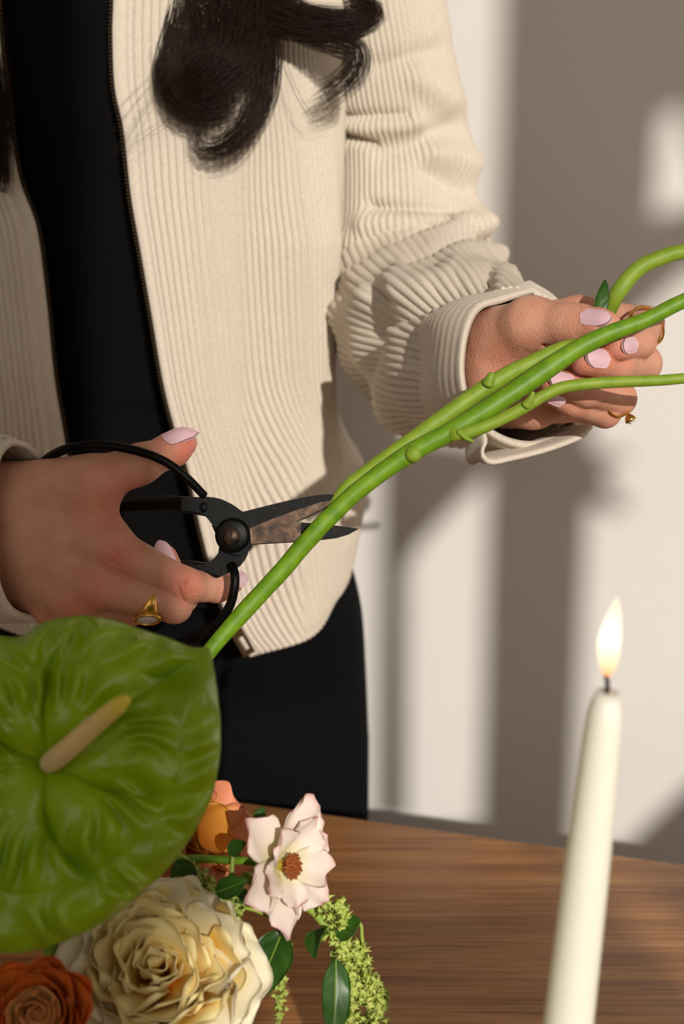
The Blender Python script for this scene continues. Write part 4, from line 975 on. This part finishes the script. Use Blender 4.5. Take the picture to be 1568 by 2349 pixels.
flower(pink, pk_c, pk_n, [(5, .026, .022, .95, .25, .35, .0022, .003, .35, 'blush'), (6, .031, .026, 1.25, .25, .2, .0026, .003, .4, 'blush')], None, 17)
hv = []
for i in range(46):
    t = i*2.4; r_ = 0.0052*math.sqrt(i/46); a_, b_ = basis(pk_n); p0 = pk_c+pk_n*0.003+a_*r_*0.5*math.cos(t)+b_*r_*0.5*math.sin(t)
    hv.append(tube(np.array([p0, p0+pk_n*0.005+(a_*math.cos(t)+b_*math.sin(t))*r_*0.5, p0+pk_n*0.0075+(a_*math.cos(t)+b_*math.sin(t))*r_*0.8]), np.array([.0003, .0005, .0009]), 6))
obj('stamens', joinq(hv), M['anther'], pink, kind='stuff')
obj('flower_heart', lathe([(0, .0075), (.0022, .0066), (.0032, .004), (.003, .001)], pk_c, 18, pk_n), M['pollen'], pink)
obj('stem', tube(cr([pk_c, P(600,1978,748), P(540,1974,742), P(420,1970,730), P(330,1990,715), vase_c+np.array([.03, .02, .05])], 50), 0.0021, 10), M['stem'], pink)

# amaranth: drooping tassels of tiny spiky florets
def florets(line, n, spread, size, seed, prof=None):
    r = np.random.default_rng(seed); L = cr(np.array([P(*q) for q in line]), 80); V, F = [], []; o = 0
    for i in range(n):
        x = r.uniform(0, 1); s = spread*(prof(x) if prof else 1.0)
        c = L[int(x*79)]+nrm(r.normal(size=3))*s*r.uniform(0.25, 1)
        for k in range(9):
            d = nrm(r.normal(size=3)); u = nrm(np.cross(d, r.normal(size=3))); w = np.cross(d, u); q = size*r.uniform(0.7, 1.3)
            b = size*0.34
            V += [c+u*b, c-u*b*0.5+w*b*0.87, c-u*b*0.5-w*b*0.87, c+d*q]; F += [(o, o+1, o+3), (o+1, o+2, o+3), (o+2, o, o+3)]; o += 4
    return np.array(V), np.array(F)
def lump(f, a=0.55): return lambda x: 1-a+a*abs(math.sin(x*f))
am = empty('amaranth', P(720,2090,770), 'drooping pale green amaranth tassel right of the blush flower', 'amaranth')
obj('stem', tube(cr(np.array([P(q[0], q[1], q[2]) for q in [(560,2010,748),(640,2050,758),(712,2086,764),(750,2128,766),(795,2160,766),(825,2205,764),(848,2265,762),(855,2300,762)]]), 60), np.linspace(.0030, .0016, 60), 10), M['amstem'], am)
obj('stem', tube(cr(np.array([P(*q) for q in [(785,2155,766),(800,2210,760),(803,2270,758),(795,2349,756),(790,2420,754)]]), 40), .0013, 8), M['amstem'], am)
obj('stem', tube(cr(np.array([P(*q) for q in [(800,2110,766),(826,2120,764),(830,2150,764),(838,2210,766)]]), 30), .0010, 8), M['amstem'], am)
for ln, nn, sprd, sd in (([(735,2085,764),(775,2080,762),(790,2100,762),(775,2125,764)], 70, .0075, 1), ([(770,2145,764),(790,2170,762),(830,2190,762),(838,2215,762)], 90, .0075, 2),
        ([(785,2190,760),(800,2230,760),(805,2290,758),(795,2349,756),(785,2430,754)], 190, .0062, 3), ([(835,2230,762),(850,2270,760),(870,2310,760),(850,2349,758),(840,2390,756)], 190, .0085, 4), ([(772,2190,764),(768,2250,766),(775,2330,766)], 60, .004, 5)):
    obj('florets', florets(ln, nn, sprd, .0036, sd, lump(17)), M['floret'], am, False, kind='stuff')
leaf('leaf', P(750,2128,764), P(722,2200,752), -FW*0.6-RT*0.7, 0.016, 'leaf', am, curl=-0.14, fold=0.4)
leaf('leaf', P(768,2136,762), P(826,2112,756), UP*0.5-FW*0.6, 0.015, 'leaf', am, curl=0.08, fold=0.3, seed=2)
leaf('leaf', P(770,2200,756), P(762,2400,748), -FW+RT*0.25, 0.0155, 'leaf', am, midrib=.0004, curl=-0.05, fold=0.3, seed=3, wavy=.001)
am2 = empty('amaranth', P(520,2000,740), 'short green amaranth sprig between cream rose and blush flower', 'amaranth')
obj('stem', tube(cr(np.array([P(*q) for q in [(380,1950,728),(430,1985,726),(478,2040,724),(500,2075,722)]]), 30), np.linspace(.0032, .0026, 30), 10), M['amstem'], am2)
obj('stem', tube(cr(np.array([P(*q) for q in [(536,1930,738),(533,1975,736),(530,2030,734),(530,2075,730)]]), 30), .0013, 8), M['amstem'], am2)
for ln, nn, sprd, sd in (([(440,1990,724),(470,2030,722),(490,2060,722)], 70, .0055, 6), ([(500,2060,724),(535,2060,728),(540,2090,728),(530,2110,728)], 80, .006, 7)):
    obj('florets', florets(ln, nn, sprd, .0026, sd), M['floret'], am2, False, kind='stuff')
leaf('leaf', P(405,1975,722), P(448,2045,716), -FW-UP*0.3, 0.014, 'leaf', am2, curl=0.05, fold=0.3, seed=5)
leaf('leaf', P(495,2048,722), P(566,2018,716), -FW+UP*0.5, 0.011, 'leaf', am2, midrib=.0003, curl=0.05, fold=0.3, seed=6)
leaf('leaf', P(535,2070,726), P(565,2040,722), -FW-UP*0.4, 0.008, 'leaf', am2, curl=0.05, fold=0.3, seed=7)
leaf('leaf', P(522,1955,736), P(562,1932,730), -FW+UP*0.5, 0.008, 'leaf', am2, curl=0.05, fold=0.3, seed=8)
leaf('leaf', P(590,1880,748), P(603,1852,748), -FW, 0.006, 'leaf', am2, curl=0.05, fold=0.3, seed=9)
am3 = empty('amaranth', P(640,2160,752), 'thin amaranth strand with one broad dark leaf beside the cream rose', 'amaranth')
obj('stem', tube(cr(np.array([P(*q) for q in [(500,2075,724),(590,2090,735),(650,2135,745),(652,2200,744),(645,2280,742),(640,2349,740),(640,2420,738)]]), 50), .0010, 8), M['amstem'], am3)
obj('florets', florets([(655,2150,743),(650,2210,742),(640,2290,740),(642,2360,738),(640,2420,736)], 120, .0042, .0024, 9, lump(23, .7)), M['floret'], am3, False, kind='stuff')
leaf('leaf', P(648,2136,740), P(585,2296,728), -FW*1.0-RT*0.3+UP*0.2, 0.0225, 'leaf', am3, midrib=.0005, curl=-0.04, fold=0.12, seed=11, wavy=.0008)
obj('petiole', tube(cr([P(648,2136,740), P(652,2128,743), P(650,2122,745)], 8), .0008, 8), M['amstem'], am3)

# ------------------------------------------------------------------ candle
ctop, cbot = P(1393,1585,540), P(1303,2349,564)
ax_c = nrm(ctop-cbot); cb = ctop-ax_c*((ctop[2]-(TBL_Z+0.07))/ax_c[2])
cn = empty('taper_candle', cb, 'tall ivory taper candle, lit, leaning slightly to the right', 'candle')
Lc = np.linalg.norm(ctop-cb)
x = np.linspace(0, 1, 60); rad = np.interp(x, [0, .35, .75, .93, .97, .99, 1.0], [.0113, .0106, .0088, .0075, .0069, .0056, .0043])
prof = [(1e-5, 0)]+[(r_, t*Lc) for r_, t in zip(rad, x)]+[(.0030, Lc-.0012), (.00005, Lc-.002)]
obj('wax', lathe(prof, cb, 48, ax_c), M['wax'], cn)
wk = cr([ctop-ax_c*.003, ctop+ax_c*.003+RT*-.0004, P(1388,1545,540)], 14)
obj('wick', tube(wk, np.linspace(.0010, .0009, 14), 10), M['wick'], cn)
k = NT('flame'); k.t.nodes.remove(k.b); em = k.n('ShaderNodeEmission'); at = k.n('ShaderNodeAttribute', _attribute_name='grid'); spx = k.n('ShaderNodeSeparateXYZ'); k.l(at, 'Vector', spx, 0)
rp = k.ramp((spx, 'Y'), [(0.0, (1, .32, .10, 1)), (0.25, (1, .70, .42, 1)), (0.5, (1, .88, .70, 1)), (1.0, (1, .66, .40, 1))]); k.l(rp[0], 0, em, 'Color'); em.inputs['Strength'].default_value = 1.7
k.l(em, 0, k.t.nodes['Material Output'], 0); M['flame'] = k.m
fl = cr(np.array([np.r_[P(1390,1556,540), .0005], np.r_[P(1394,1525,540), .0032], np.r_[P(1396,1478,540), .0043], np.r_[P(1404,1430,540), .0034], np.r_[P(1411,1395,540), .0017], np.r_[P(1413,1372,540), .0003]]), 40)
v, f = tube(fl[:, :3], fl[:, 3], 20, caps=False); g = np.zeros((len(v), 3)); g[:, 1] = np.repeat(np.linspace(0, 1, 40), 20)
obj('flame', (v, f), M['flame'], cn, uv=g)
hc = np.array([cb[0], cb[1], TBL_Z])
hd = empty('candle_holder', hc, 'brass candlestick with a round foot under the taper candle', 'candle holder')
obj('holder_body', lathe([(0, 0), (.045, 0), (.046, .004), (.03, .010), (.010, .018), (.009, .04), (.012, .05), (.017, .06), (.0165, .09), (.0135, .09), (.0135, .066), (0, .066)], hc, 40), M['brass'], hd)
